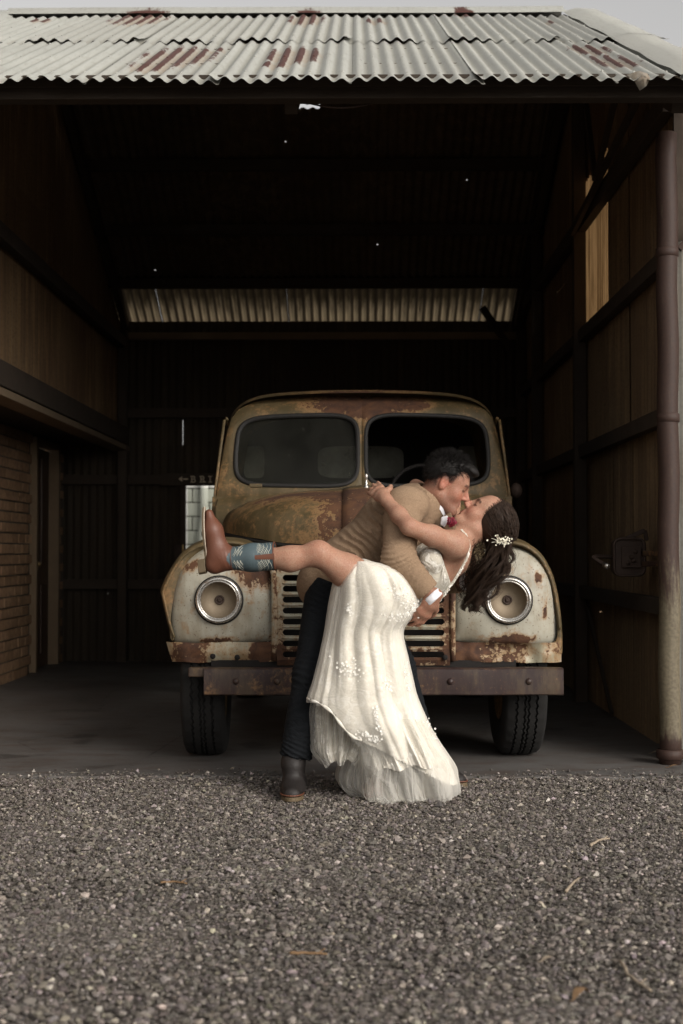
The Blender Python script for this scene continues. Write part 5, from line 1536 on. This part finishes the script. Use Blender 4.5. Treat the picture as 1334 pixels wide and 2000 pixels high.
# buttonhole rose
def rose():
    c = atn(882, 1019, 6.245); r = random.Random(5); mb = MB()
    for i in range(16):
        a = i * 2.4; rr = .004 + .0011 * i; tl = .25 + .05 * i
        ctr = Vector(c) + Vector((math.cos(a) * rr, -.012 + .0008 * i, math.sin(a) * rr)); nrm = Vector((math.cos(a) * tl, -1, math.sin(a) * tl)).normalized()
        q = nrm.to_track_quat('Z', 'Y'); n = 8; vs_ = [ctr + q @ Vector((math.cos(k * PI / 4) * .0085, math.sin(k * PI / 4) * .0085, .003 * math.cos(k * PI / 2))) for k in range(n)] + [ctr + q @ Vector((0, 0, -.003))]
        mb.add(vs_, [(k, (k + 1) % n, n) for k in range(n)])
    ro = mb.build('boutonniere', M['rose'], man, True, fix=False)
    mb = MB(); mb.tube([tuple(c + np.array([0, .006, -.008])), tuple(c + np.array([.004, .004, -.04]))], [.0022, .0015], 6); mb.build('stem', M['olive'], ro, True)
rose()
# ------------------------------------------------------------------ woman in the ivory dress
B_head = Head(atn(949, 1018, 6.36), (-.57, -.04, .82), (.82, 0, .57))
b_nck, b_upc, b_rib, b_wst, b_pel = atn(895, 1058, 6.33), atn(874, 1082, 6.32), atn(836, 1116, 6.30), atn(796, 1150, 6.28), atn(748, 1168, 6.26)
b_sh, b_el, b_wr = atn(889, 1064, 6.15), atn(799, 1029, 6.02), atn(750, 972, 6.155)
b_sh2, b_el2, b_wr2 = atn(885, 1068, 6.48), atn(880, 985, 6.66), atn(812, 948, 6.56)
b_hip, b_kne, b_ank = atn(732, 1150, 6.15), atn(624, 1082, 6.02), atn(446, 1092, 6.05)
b_hip2, b_kne2, b_ank2 = atn(742, 1185, 6.32), atn(725, 1345, 6.24), atn(738, 1500, 6.30)
def bride():
    S = Solid((-.66, 5.86, -.01), (.78, 6.74, 1.44), .0048)
    B_head.build(S, True)
    S.cone(B_head.p(0, -.02, -.045), b_nck, .046, .050, .03)
    S.chain([b_nck, b_upc, b_rib, b_wst, b_pel], [.050, .098, .104, .090, .128], .04, (LAT, 1.22))
    S.chain([b_sh, .5 * (b_sh + b_el), b_el], [.047, .0425, .034], .03); S.chain([b_el, .6 * b_el + .4 * b_wr, b_wr], [.035, .0345, .0235], .02)
    S.cone(b_sh, b_upc, .055, .08, .05)
    S.chain([b_sh2, b_el2, b_wr2], [.05, .040, .026], .03)
    hand(S, b_wr, atn(727, 950, 6.25) - b_wr, (.25, .75, -.45), -1, .92, (.12, .25, .2), .16)
    hand(S, b_wr2, atn(838, 955, 6.30) - b_wr2, (.15, -.2, -.9), -1, .92, (.15, .25, .25), .08)
    # raised leg: thigh, knee cap, calf
    S.chain([b_hip, .5 * (b_hip + b_kne), b_kne], [.096, .072, .050], .03); S.ell(b_kne + xz(-.012, .016), (.040, .042, .036), None, .025)
    S.chain([b_kne, .68 * b_kne + .32 * b_ank + xz(0, -.014), .35 * b_kne + .65 * b_ank, b_ank], [.047, .051, .040, .033], .03)
    S.cone(b_ank, atn(418, 1040, 6.05), .034, .028, .02)
    S.chain([b_hip2, b_kne2, b_ank2], [.09, .06, .04], .03); S.cone(b_ank2, atn(725, 1532, 6.20), .035, .028, .02)
    def cols(V):
        C_ = np.tile(np.array([.37, .215, .145]), (len(V), 1))
        B_head.tint(V, C_, (.40, .12, .11), (.035, .022, .016))
        for p, r_ in ((b_el, .03), (b_kne, .06)):
            m = np.exp(-(np.linalg.norm(V - p, axis=1) / r_) ** 2)[:, None] * .35; C_ = C_ * (1 - m) + np.array([.36, .155, .10]) * m
        return C_
    o, V = part_mesh('person', S, M['skin'], None, 1, cols)
    tag(o, 'woman in ivory lace wedding dress leaning back, one booted leg raised', 'person')
    return o
woman = bride()

def b_dress():
    # fitted top: bodice and hips
    S = Solid((-.12, 5.95, .60), (.62, 6.62, 1.20), .005)
    S.chain([b_upc, b_rib, b_wst, b_pel], [.104, .109, .096, .126], .04, (LAT, 1.22))
    S.ell(atn(842, 1092, 6.16), (.055, .05, .055), None, .03)
    S.cone(b_hip, .75 * b_hip + .25 * b_kne, .100, .093, .04)
    S.ripple(b_wst, .16, unit(b_pel - b_rib), .028, .0035, (0, 2, 0)); S.ripple(atn(770, 1150, 6.1), .14, xz(.8, .5), .045, .004)
    S.ripple(atn(832, 1105, 6.15), .10, xz(.6, .8), .022, .0035, (0, 0, 0), .4)
    a, b = atn(850, 1056, 6.2), atn(884, 1146, 6.2); d = unit(b - a)
    S.cut(a, np.cross(d, [0, 1, 0]) * (1 if np.cross(d, [0, 1, 0])[0] > 0 else -1))
    top, V = part_mesh('dress', S, M['lace'], woman, 1)
    # scalloped trim along the open back and shoulder strap
    pt = [atn(*p) for p in ((900, 1034, 6.16), (908, 1044, 6.15), (914, 1062, 6.15), (912, 1084, 6.15), (902, 1106, 6.15), (888, 1130, 6.14), (872, 1152, 6.13), (858, 1170, 6.14), (846, 1182, 6.16))]
    P = catmull(pt, 8, False); mb = MB(); mb.tube([tuple(p) for p in P], .0020, 6)
    for i, p in enumerate(P):
        c = Vector(p) + Vector((.005 + random.uniform(-.002, .002), -.004, -.003 + random.uniform(-.002, .002))); q = Vector((.25, -1, -.1)).to_track_quat('Z', 'Y'); n = 7
        mb.add([c + q @ Vector((math.cos(k * 2 * PI / n) * .0046, math.sin(k * 2 * PI / n) * .0046, .0)) for k in range(n)] + [c + q @ Vector((0, 0, .002))], [(k, (k + 1) % n, n) for k in range(n)])
    mb.build('lace_trim', M['lace'], top, True, fix=False)
    mb = MB()
    for seam in (((826, 1078, 6.14), (840, 1110, 6.145), (838, 1150, 6.15)), ((852, 1072, 6.155), (864, 1100, 6.155), (868, 1140, 6.16))):
        mb.tube([tuple(atn(*p)) for p in seam], .003, 6)
    mb.build('boning', M['satin'], top, True)
    return top
dress = b_dress()

# skirt: rows of (photo y, left x, right x, middle depth, half depth)
ROWS = [(1096, 690, 722, 6.10, .07), (1108, 672, 770, 6.11, .11), (1130, 656, 802, 6.13, .15), (1170, 645, 826, 6.15, .175), (1205, 638, 812, 6.16, .18), (1235, 633, 790, 6.16, .17), (1290, 622, 798, 6.16, .175),
        (1335, 610, 806, 6.17, .19), (1362, 601, 813, 6.17, .20), (1378, 618, 819, 6.17, .195), (1410, 648, 834, 6.17, .20), (1440, 672, 850, 6.17, .215), (1475, 674, 870, 6.17, .24), (1510, 664, 888, 6.18, .265), (1535, 672, 890, 6.19, .28), (1552, 688, 880, 6.20, .29)]
def interp_rows(R_, n):
    A = np.array(R_, float); t = np.linspace(0, len(A) - 1, n); i = np.clip(t.astype(int), 0, len(A) - 2); f = (t - i)[:, None]
    p0, p1, p2, p3 = A[np.maximum(i - 1, 0)], A[i], A[i + 1], A[np.minimum(i + 2, len(A) - 1)]
    return .5 * (2 * p1 + (p2 - p0) * f + (2 * p0 - 5 * p1 + 4 * p2 - p3) * f ** 2 + (3 * p1 - p0 - 3 * p2 + p3) * f ** 3)
def skirt(R_, n_r, n_a, amp, seed, grow=0.0, hem=.0, floor=True, extra=0.0, twist=.25, ks=((1.3, 1.0), (2.6, .8), (5.2, .35))):
    A = interp_rows(R_, n_r); th = np.linspace(0, 2 * np.pi, n_a, endpoint=False); rows = []; r = np.random.default_rng(seed)
    comps = [(k, r.uniform(0, 6.28), r.uniform(-1.0, 1.0), w) for k, w in ks]
    ex = [(k, r.uniform(0, 6.28), r.uniform(-1.5, 1.5), w) for k, w in ((7, .6), (14, .5), (26, .3))]
    for y, l, rt, Yc, hd in A:
        f = (y - 1096) / 472.0; a_ = amp * (.22 + .78 * f)
        pl, pr = atn(l, y, Yc), atn(rt, y, Yc); cx, hw, z = (pl[0] + pr[0]) / 2, (pr[0] - pl[0]) / 2 + grow, pl[2]
        wth = th + .22 * np.sin(2 * th + 1.1 + f * .6) + .16 * np.sin(3 * th + 4.0 - f * .8)
        # irregular folds that merge and split on their way down
        rip = np.array([sum(w * (abs(mnoise.noise((k * math.cos(q) + seed, k * math.sin(q) + tw, f * 1.3 + ph))) * 3.2 - .75) for k, ph, tw, w in comps) for q in wth + twist * f])
        re = np.array([sum(w * (abs(mnoise.noise((k * math.cos(q) + seed, k * math.sin(q), f * 2.2 + ph))) * 3.0 - .7) for k, ph, tw, w in ex) for q in wth]) if extra else 0.0
        c, s_ = np.cos(th), np.sin(th)
        e = (a_ * rip + extra * f * re) * (1 - .6 * np.abs(c) ** 3)
        lob = np.array([mnoise.noise((1.6 * math.cos(q) + seed * 1.7, 1.6 * math.sin(q), .5)) * .10 + mnoise.noise((4 * math.cos(q) + seed, 4 * math.sin(q), 2.5)) * .05 for q in th]) * np.clip(f - .72, 0, 1) / .28 * (1 if floor else 0)
        hw_ = hw + lob * .6; hdv = hd + lob * 1.2
        X = cx + hw_ * np.sign(c) * np.abs(c) ** .92 + e * c * .4; Yv = Yc - (hdv + grow + e) * s_
        cr = np.array([mnoise.noise((xx * 16, zz_ * 2 + z * 9, 3.3)) * .004 + mnoise.noise((xx * 30, z * 9, 8.1)) * .0022 for xx, zz_ in zip(X, Yv)])
        Yv = Yv - cr * (.5 + f); Z = z + .008 * np.sin(3 * th + f * 5) * f + hem * np.clip(f, 0, 1) ** 5 * np.sin(9 * wth + seed)
        if floor: Z = np.maximum(Z, .008 + .006 * np.sin(13 * th) + .004 * np.sin(29 * th))
        rows.append(np.stack([X, Yv, Z], 1))
    V = np.concatenate(rows); idx = np.arange(n_r * n_a).reshape(n_r, n_a)
    F = np.stack([idx[:-1], idx[1:], np.roll(idx, -1, 1)[1:], np.roll(idx, -1, 1)[:-1]], -1).reshape(-1, 4)
    return V, F
def px_of(P):
    d = (np.asarray(P) - np.array(CAM)) @ np.array(_cr); return 667 + FPX * d[:, 0] / -d[:, 2], 1000 - FPX * d[:, 1] / -d[:, 2]
def trim(V, F, line):
    """cut a layer along its hem: line gives the hem's height across the skirt"""
    x, y = px_of(V); c = V[F].mean(1); fx_, fy_ = px_of(c); return F[fy_ < np.interp(fx_, [p[0] for p in line], [p[1] for p in line])]
TOP = [(1096, 690, 722, 6.10, .07), (1108, 672, 770, 6.11, .11), (1130, 656, 798, 6.13, .15), (1170, 646, 818, 6.15, .17), (1205, 640, 804, 6.16, .17), (1235, 635, 786, 6.16, .16), (1290, 623, 796, 6.16, .17)]
MAIN = TOP + [(1335, 611, 806, 6.165, .19), (1362, 602, 813, 6.17, .20), (1410, 596, 834, 6.17, .215), (1450, 594, 856, 6.19, .22), (1490, 592, 878, 6.21, .225), (1525, 592, 892, 6.23, .23)]
HEM = [(560, 1352), (604, 1362), (625, 1372), (652, 1392), (672, 1420), (690, 1440), (720, 1454), (760, 1474), (810, 1500), (850, 1520), (900, 1545)]
V, F = skirt(MAIN, 150, 340, .036, 11, 0, 0, False)
sk = link('skirt', mesh_np('skirt', V, trim(V, F, HEM)), M['satin'], dress)
V, F = skirt(MAIN, 150, 340, .036, 11, .007, 0, False, 0)
TU_V = V
V, F = skirt(MAIN[:-1] + [(1515, 640, 880, 6.22, .228), (1540, 660, 880, 6.25, .24), (1556, 690, 874, 6.27, .255)], 160, 360, .036, 11, .007, .01, True, 0)
link('tulle', mesh_np('tulle', V, trim(V, F, [(560, 1360)] + [(x, y + 8 + 3 * math.sin(x * .21)) for x, y in HEM[:6]] + [(704, 1460), (716, 1520), (724, 1620), (950, 1620)])), M['tulle'], sk)
# layers of plain tulle flaring out below and pooling on the ground
for i, (lx_, rx_, am, sd_, g_) in enumerate(((0, 0, .045, 31, .004), (8, -10, .05, 37, -.03))):
    FL = [(1395, 690 + lx_, 822 + rx_, 6.18, .16), (1440, 684 + lx_, 848 + rx_, 6.20, .18), (1480, 672 + lx_, 874 + rx_, 6.22, .205), (1510, 662 + lx_, 880 + rx_, 6.25, .225), (1533, 664 + lx_, 880 + rx_, 6.27, .24), (1548, 682 + lx_, 876 + rx_, 6.28, .25), (1558, 700 + lx_, 870 + rx_, 6.28, .265)]
    V, F = skirt(FL, 60, 380, am, sd_, g_, .014, True, .010, twist=1.1)
    link('tulle', mesh_np('tulle', V, F), M['tulle'], sk)
V, F = skirt([(1400, 680, 815, 6.17, .15), (1450, 700, 842, 6.17, .18), (1490, 716, 862, 6.17, .20)], 26, 240, .04, 53, 0, .02, True, .02)
link('petticoat', mesh_np('petticoat', V, F), M['satin'], dress)
# lining seen below the lifted hem on the left
LR = [(1320, 624, 735, 6.25, .13), (1370, 606, 738, 6.25, .145), (1410, 606, 735, 6.25, .15), (1440, 609, 726, 6.25, .15), (1462, 616, 712, 6.24, .145), (1480, 632, 694, 6.23, .13)]
V, F = skirt(LR, 44, 240, .036, 5, 0, .014, False, .012)
link('lace_underskirt', mesh_np('lace_underskirt', V, F), M['lace'], dress)
V, F = skirt([(y + 3, l - 5, r_ + 3, Yc - .01, hd + .02) for y, l, r_, Yc, hd in LR], 40, 240, .036, 5, .006, .03, False, .02)
link('tulle', mesh_np('tulle', V, F), M['tulle'], sk)
# rolled edge of the lifted layer
edge = catmull([atn(*p) for p in ((601, 1363, 6.14), (606, 1368, 6.04), (624, 1374, 5.99), (648, 1392, 5.965), (668, 1418, 5.955), (690, 1440, 5.95), (706, 1446, 5.955))], 6, False)
mb = MB(); mb.tube([tuple(p) for p in edge], [.005 + .003 * math.sin(i * .9) for i in range(len(edge))], 8); mb.build('hem_fold', M['satin'], sk, True)
# lace blossoms sewn onto the skirt: clusters follow the photograph
fx, fy = px_of(TU_V); front = TU_V[:, 1] < 6.12
def blossoms(cl):
    r = random.Random(9); mb = MB(); cand = np.where(front)[0]
    for x0, y0, x1, y1, sp, n in cl:
        for i in range(n):
            t_ = r.random(); x = x0 + (x1 - x0) * t_ + r.gauss(0, sp); y = y0 + (y1 - y0) * t_ + r.gauss(0, sp)
            j = cand[np.argmin((fx[cand] - x) ** 2 + (fy[cand] - y) ** 2)]; c = Vector(atn(x, y, TU_V[j][1] - .005)); nrm = Vector((r.gauss(0, .3), -1, r.gauss(.1, .3))).normalized(); q = nrm.to_track_quat('Z', 'Y')
            s_ = r.uniform(.0030, .0060); a0 = r.random() * 6
            for k in range(5):
                a = a0 + k * 2 * PI / 5; u = Vector((math.cos(a), math.sin(a), 0)); v = Vector((-math.sin(a), math.cos(a), 0))
                mb.add([c + q @ (u * .0008), c + q @ (u * s_ * .6 + v * s_ * .42 + Vector((0, 0, .0015))), c + q @ (u * s_ * 1.1 + Vector((0, 0, .001))), c + q @ (u * s_ * .6 - v * s_ * .42 + Vector((0, 0, .0015)))], [(0, 1, 2, 3)])
    return mb
mb = blossoms([(732, 1380, 742, 1430, 3, 44), (698, 1432, 740, 1446, 4, 44), (752, 1322, 764, 1352, 5, 20), (792, 1300, 800, 1345, 3, 16), (836, 1412, 850, 1450, 4, 22), (815, 1465, 850, 1490, 7, 60), (676, 1180, 684, 1200, 4, 14), (660, 1290, 700, 1330, 9, 34), (765, 1150, 815, 1198, 9, 70), (790, 1205, 826, 1170, 3, 50), (690, 1285, 694, 1320, 3, 14), (752, 1195, 780, 1218, 6, 18)])
mb.build('lace_flowers', M['petal'], sk, False, fix=False)

# cowboy boots
def b_boot(ank, knee_dir, toe_dir, height, show):
    """tall boot: shaft up along knee_dir from the ankle, foot along toe_dir"""
    k = unit(knee_dir); d = np.array(toe_dir, float); d = unit(d - k * (d @ k) * .75); t = unit(np.cross(k, d)); sd = -unit(k - d * (k @ d))   # sd: out of the sole
    heel = ank + sd * .075 - d * .040; toe = heel + d * .258; ball = heel + d * .165
    bb = np.array([ank + k * (height + .06), heel - d * .06, toe + d * .05, heel + sd * .05, toe + sd * .05]); S = Solid(bb.min(0) - .08, bb.max(0) + .08, .0042)
    S.chain([ank + k * height, ank + k * height * .55, ank + k * .02], [.060, .058, .047], .02)
    S.cone(ank + sd * .01, heel - sd * .034 + d * .024, .047, .036, .03); S.cone(ank + d * .025 + sd * .012, ball - sd * .035, .044, .034, .03); S.cone(ball - sd * .034, toe - sd * .022 - d * .02, .035, .018, .03, False, (t, 1.25)); S.cone(heel - sd * .034 + d * .02, ball - sd * .030, .036, .034, .03, False, (t, 1.1))
    S.cone(ank + k * height * .92, ank + k * (height + .05), .050, .052, .003, True)
    S.cut(ank + k * (height - .004), k); S.cut(heel, sd)
    S.ripple(ank + k * .03, .09, k, .026, .003)
    V, F = S.mesh(); V = relax(V, F, 1); me = mesh_np('boot', V, F); me.materials.append(M['leather']); me.materials.append(M['boot_blue'])
    h = ((V[F].mean(1) - ank) @ k); fr = (V[F].mean(1) - ank) @ d
    lim = .030 - .012 * np.cos(np.clip(fr / .05, -1, 1) * np.pi)
    me.polygons.foreach_set('material_index', (h > lim).astype(np.int32)); bt = link('boot', me, None, woman)
    ring = []
    for a in np.linspace(0, 2 * PI, 44, endpoint=False):
        c, s_ = math.cos(a), math.sin(a); wd = .036 + .012 * math.sin(max(0, min(1, (c + .35) / 1.2)) * PI) - .006 * (c < -.2)
        ring.append(tuple((toe + heel) / 2 + d * (math.copysign(abs(c) ** .8, c) * .137) + t * s_ * wd + sd * (-.004)))
    mb = MB(); mb.poly(ring, tuple(sd * .008)); mb.build('sole', M['sole'], bt)
    mb = MB(); mb.tube([Vector(p) - Vector(sd) * .001 for p in ring], .0032, 5, closed=True); mb.build('welt', M['welt'], bt, True)
    hq = [tuple(heel + d * x + t * y + sd * .003) for x, y in ((-.008, -.028), (-.016, -.012), (-.016, .012), (-.008, .028), (.048, .030), (.048, -.030))]
    mb = MB(); mb.poly(hq, tuple(sd * .032 - d * .004)); mb.build('heel', M['sole'], bt, bevel=.003)
    if not show: return
    # pull strap and stitched pattern on the camera side
    def on(hh, a, out=.0015):
        r_ = np.interp(hh, [.02, height * .55, height], [.047, .058, .060]) + out
        return tuple(ank + k * hh + (d * math.cos(a) + t * math.sin(a)) * r_)
    sgn = 1 if t[1] < 0 else -1; mid = sgn * PI / 2
    mb = MB(); mb.grid([[on(hh, mid + q * w, .004) for q in (-1, -.5, 0, .5, 1)] for hh, w in ((height * .44, .02), (height * .46, .10), (height * .50, .13), (height * .75, .16), (height + .002, .20))]); mb.build('pull_strap', M['leather'], bt, True)
    mb = MB()
    for lev in range(5):       # nested leaf outlines either side of the strap
        for s_ in (-1, 1):
            pts = [on(.045 + (height - .06) * (.03 + .08 * lev + (.94 - .13 * lev) * q), mid + s_ * (.16 + (1.25 - .20 * lev) * math.sin(q * PI) ** .8 * (1 - .18 * math.cos(q * 5 * PI))), .0018) for q in np.linspace(0, 1, 26)]
            mb.tube(pts, .0010, 4)
    for s_ in (-1, 1):         # feathered rows
        for q in range(11):
            h0 = .045 + (height - .07) * q / 10
            mb.tube([on(h0, mid + s_ * .25, .0018), on(h0 + .010, mid + s_ * .55, .0018), on(h0 + .012, mid + s_ * .85, .0018), on(h0 + .004, mid + s_ * 1.25, .0018)], .0009, 4)
    mb.build('stitching', M['stitch'], bt, True)
    mb = MB(); mb.tube([on(.036, mid + a) for a in np.linspace(-1.4, 1.4, 20)], .0018, 5); mb.tube([on(height - .004, a, .000) for a in np.linspace(0, 2 * PI, 36, endpoint=False)], .003, 6, closed=True); mb.build('piping', M['leather'], bt, True)
b_boot(b_ank + xz(-.018, 0), b_kne - b_ank, xz(-.08, 1.0), .222, True)
b_boot(b_ank2 + np.array([0, 0, -.01]), b_kne2 - b_ank2, (-.25, -1, 0), .18, False)

def b_hair():
    H = B_head
    mass = [atn(972, 1020, 6.37), atn(975, 1056, 6.37), atn(962, 1095, 6.37), atn(950, 1135, 6.36), atn(942, 1165, 6.35)]
    lo = np.min([H.o - .17] + [m - .10 for m in mass], 0); hi = np.max([H.o + .17] + [m + .10 for m in mass], 0); S = Solid(lo, hi, .005)
    S.ell(H.p(0, -.020, .038), (.082, .100, .090), H.A, .02)
    X, Y, Z = np.meshgrid(*S.ax, indexing='ij'); P = np.stack([X - H.o[0], Y - H.o[1], Z - H.o[2]], -1) @ H.A.T
    S.a = np.maximum(S.a, (P[..., 1] - (.080 + (P[..., 2] - .045) * .62)).astype(np.float32) * .8)
    S.chain([H.p(0, -.05, .01)] + mass, [.070, .060, .044, .034, .024, .010], .04, (LAT, 1.25))
    for i, m in enumerate(mass): S.ripple(m, .11, np.array([1, .4, -.3 + .25 * i]), .024, .0055, (3, 0, 6), i)
    base, V = part_mesh('hair', S, M['hair_brown'], woman, 1)
    r = np.random.default_rng(12); paths = []; n = 0
    clump = [(r.uniform(-1.9, 1.9), r.uniform(.25, 1.0), r.uniform(0, 6.28), r.uniform(2.6, 3.8), r.uniform(.014, .024), r.normal(0, .03)) for _ in range(30)]
    while n < 2300:
        v = r.standard_normal(3); v /= np.linalg.norm(v); q = np.array([v[0] * .086, -.020 + v[1] * .105, .040 + v[2] * .095])
        if q[1] > .070 + (q[2] - .045) * .62 or q[2] < -.07: continue
        n += 1; root = H.p(*q); side = q[0]
        gx, fall, ph, fq, am, dy = clump[r.integers(len(clump))]; j = r.normal(0, .24 if n % 8 else 1.0)
        g = atn(984 + 6 * gx + 3 * j, 1050 + r.normal(0, 6), 6.365 + side * .9)
        g2 = atn(970 + 13 * gx + 6 * j, 1098, 6.36 + side * .8 + dy); e = atn(934 + 13 * gx + 7 * j, 1105 + 92 * fall * (1 - .22 * max(0, gx)) + 6 * j, 6.345 + side * .5 + dy)
        nv = unit(root - H.p(0, -.02, .02)); mid = .5 * (root + g) + nv * (.020 + .008 * r.random())
        C4 = catmull([root, mid, g, g2, e], 8, False); t = np.linspace(0, 1, len(C4)); am = am * r.uniform(.85, 1.15); ph = ph + .35 * j
        w = am * np.clip((t - .38) / .45, 0, 1) ** 1.2 * (1 + .9 * t ** 3)
        C4[:, 0] += w * np.sin(fq * 2 * np.pi * t + ph); C4[:, 1] += w * np.cos(fq * 2 * np.pi * t + ph)
        paths.append((C4, r.uniform(.0007, .0014), .0004))
    for i in range(320):   # loose curls at the end
        y0 = r.uniform(1050, 1155); x0 = 948 - .16 * (y0 - 1050) + r.uniform(-30, 26); L = r.uniform(.05, .11); P0 = atn(x0, y0, 6.33 + r.normal(0, .03)); t = np.linspace(0, 1, 22); ph = r.uniform(0, 6.28); am = r.uniform(.007, .018)
        paths.append((np.stack([P0[0] + am * np.sin(ph + t * 9) * (.4 + t) - .02 * t, P0[1] + am * np.cos(ph + t * 9), P0[2] - L * t], 1), .0012, .0004))
    strands('hair_strands', paths, M['hair_brown'], base)
    # sprig of small white flowers
    mb = MB(); rr = random.Random(2)
    for i in range(46):
        c = Vector(atn(981 + rr.gauss(0, 8), 1056 + rr.gauss(0, 5) - .25 * rr.gauss(0, 5), 6.255 + rr.gauss(0, .012))); s_ = rr.uniform(.0028, .0052); q = Vector((rr.gauss(0, .4), -1, rr.gauss(.2, .4))).to_track_quat('Z', 'Y'); a0 = rr.random() * 6
        for k in range(5):
            a = a0 + k * 2 * PI / 5; u = Vector((math.cos(a), math.sin(a), 0)); v = Vector((-math.sin(a), math.cos(a), 0))
            mb.add([c, c + q @ (u * s_ * .6 + v * s_ * .45), c + q @ (u * s_ * 1.15 + Vector((0, 0, .001))), c + q @ (u * s_ * .6 - v * s_ * .45)], [(0, 1, 2, 3)])
    for i in range(14):
        a = Vector(atn(981, 1058, 6.27)); b = Vector(atn(981 + rr.gauss(0, 11), 1054 + rr.gauss(0, 7), 6.25)); mb.tube([a, b], .0008, 4)
    mb.build('hair_flowers', M['flower_white'], base, False, fix=False)
b_hair()
# ------------------------------------------------------------------ twigs and leaves on the ground
def gp(px, py):
    d = at(px, py, 1.0) - CAM; k = -(CAM.z - .014) / d.z; return CAM + d * k
def twig(pix, r_, label, mat='stick'):
    pts = [gp(*p) for p in pix]; base = pts[0].copy(); base.z = 0
    out = []
    for i in range(len(pts) - 1):
        for k in range(4): out.append(pts[i].lerp(pts[i + 1], k / 4) - base + Vector((random.uniform(-1, 1), random.uniform(-1, 1), random.uniform(0, 1))) * r_ * .5)
    out.append(pts[-1] - base)
    n = len(out); mb = MB(); mb.tube(out, [r_ * (1.1 - .5 * i / n) for i in range(n)], 6)
    k = 2 * n // 3
    mb.tube([out[k], out[k] + Vector((.02, .015, .008))], [r_ * .5, r_ * .25], 5)
    o = mb.build('twig', M[mat], None, True); o.location = base
    tag(o, label, 'twig', 'twigs lying on the gravel')
twig([(1153, 1652), (1168, 1642), (1190, 1638)], .0052, 'pale bent twig on the gravel nearest to the shed')
twig([(1104, 1742), (1118, 1728), (1130, 1715)], .005, 'short straight pale twig halfway down the gravel')
twig([(1212, 1878), (1228, 1905), (1250, 1922), (1272, 1936)], .0045, 'long curved pale twig in the lower right gravel')
twig([(565, 1862), (600, 1862), (640, 1864)], .0042, 'thin reddish brown stick lying level in the middle foreground', 'leaf')
twig([(314, 1724), (340, 1722), (365, 1726)], .0035, 'faint thin twig on the gravel left of centre', 'leaf')
def leaf(p, L, W, yaw, mat, label, curl=.02, grp='dry leaves on the ground'):
    rows = []
    for i in range(9):
        f = i / 8; w = W * math.sin(PI * min(1, f * 1.02 + .02)) ** .8
        rows.append([(L * (f - .5), w * s * .5, curl * math.sin(PI * f) * (1 - .3 * abs(s)) + .4 * abs(s) * w * .5 + .004) for s in (-1, -.5, 0, .5, 1)])
    mb = MB(); mb.grid(rows); mb.tube([(L * (-.5 - .18), 0, .006), (-L * .5, 0, .005), (0, 0, curl + .004)], [.0012, .001, .0008], 5)
    o = mb.build('leaf', M[mat], None, True, fix=False); o.location = (p.x, p.y, .012); o.rotation_euler = (0, 0, yaw); tag(o, label, 'leaf', grp)
leaf(gp(1135, 1948), .075, .026, .9, 'leaf', 'orange brown curled leaf in the lower right foreground', .022)
leaf(gp(1302, 1466), .09, .03, 1.9, 'stick', 'pale dry leaf at the foot of the round corner post', .03)
leaf(gp(1285, 1472), .08, .022, .2, 'stick', 'pale leaf lying flat on the concrete left of the post', .012)
leaf(gp(1318, 1500), .07, .025, .1, 'leaf', 'pale brown leaf on the gravel edge under the corner post', .012)
leaf(gp(1072, 1878), .05, .02, .5, 'stick', 'small pale chip among the gravel in the right foreground', .01)
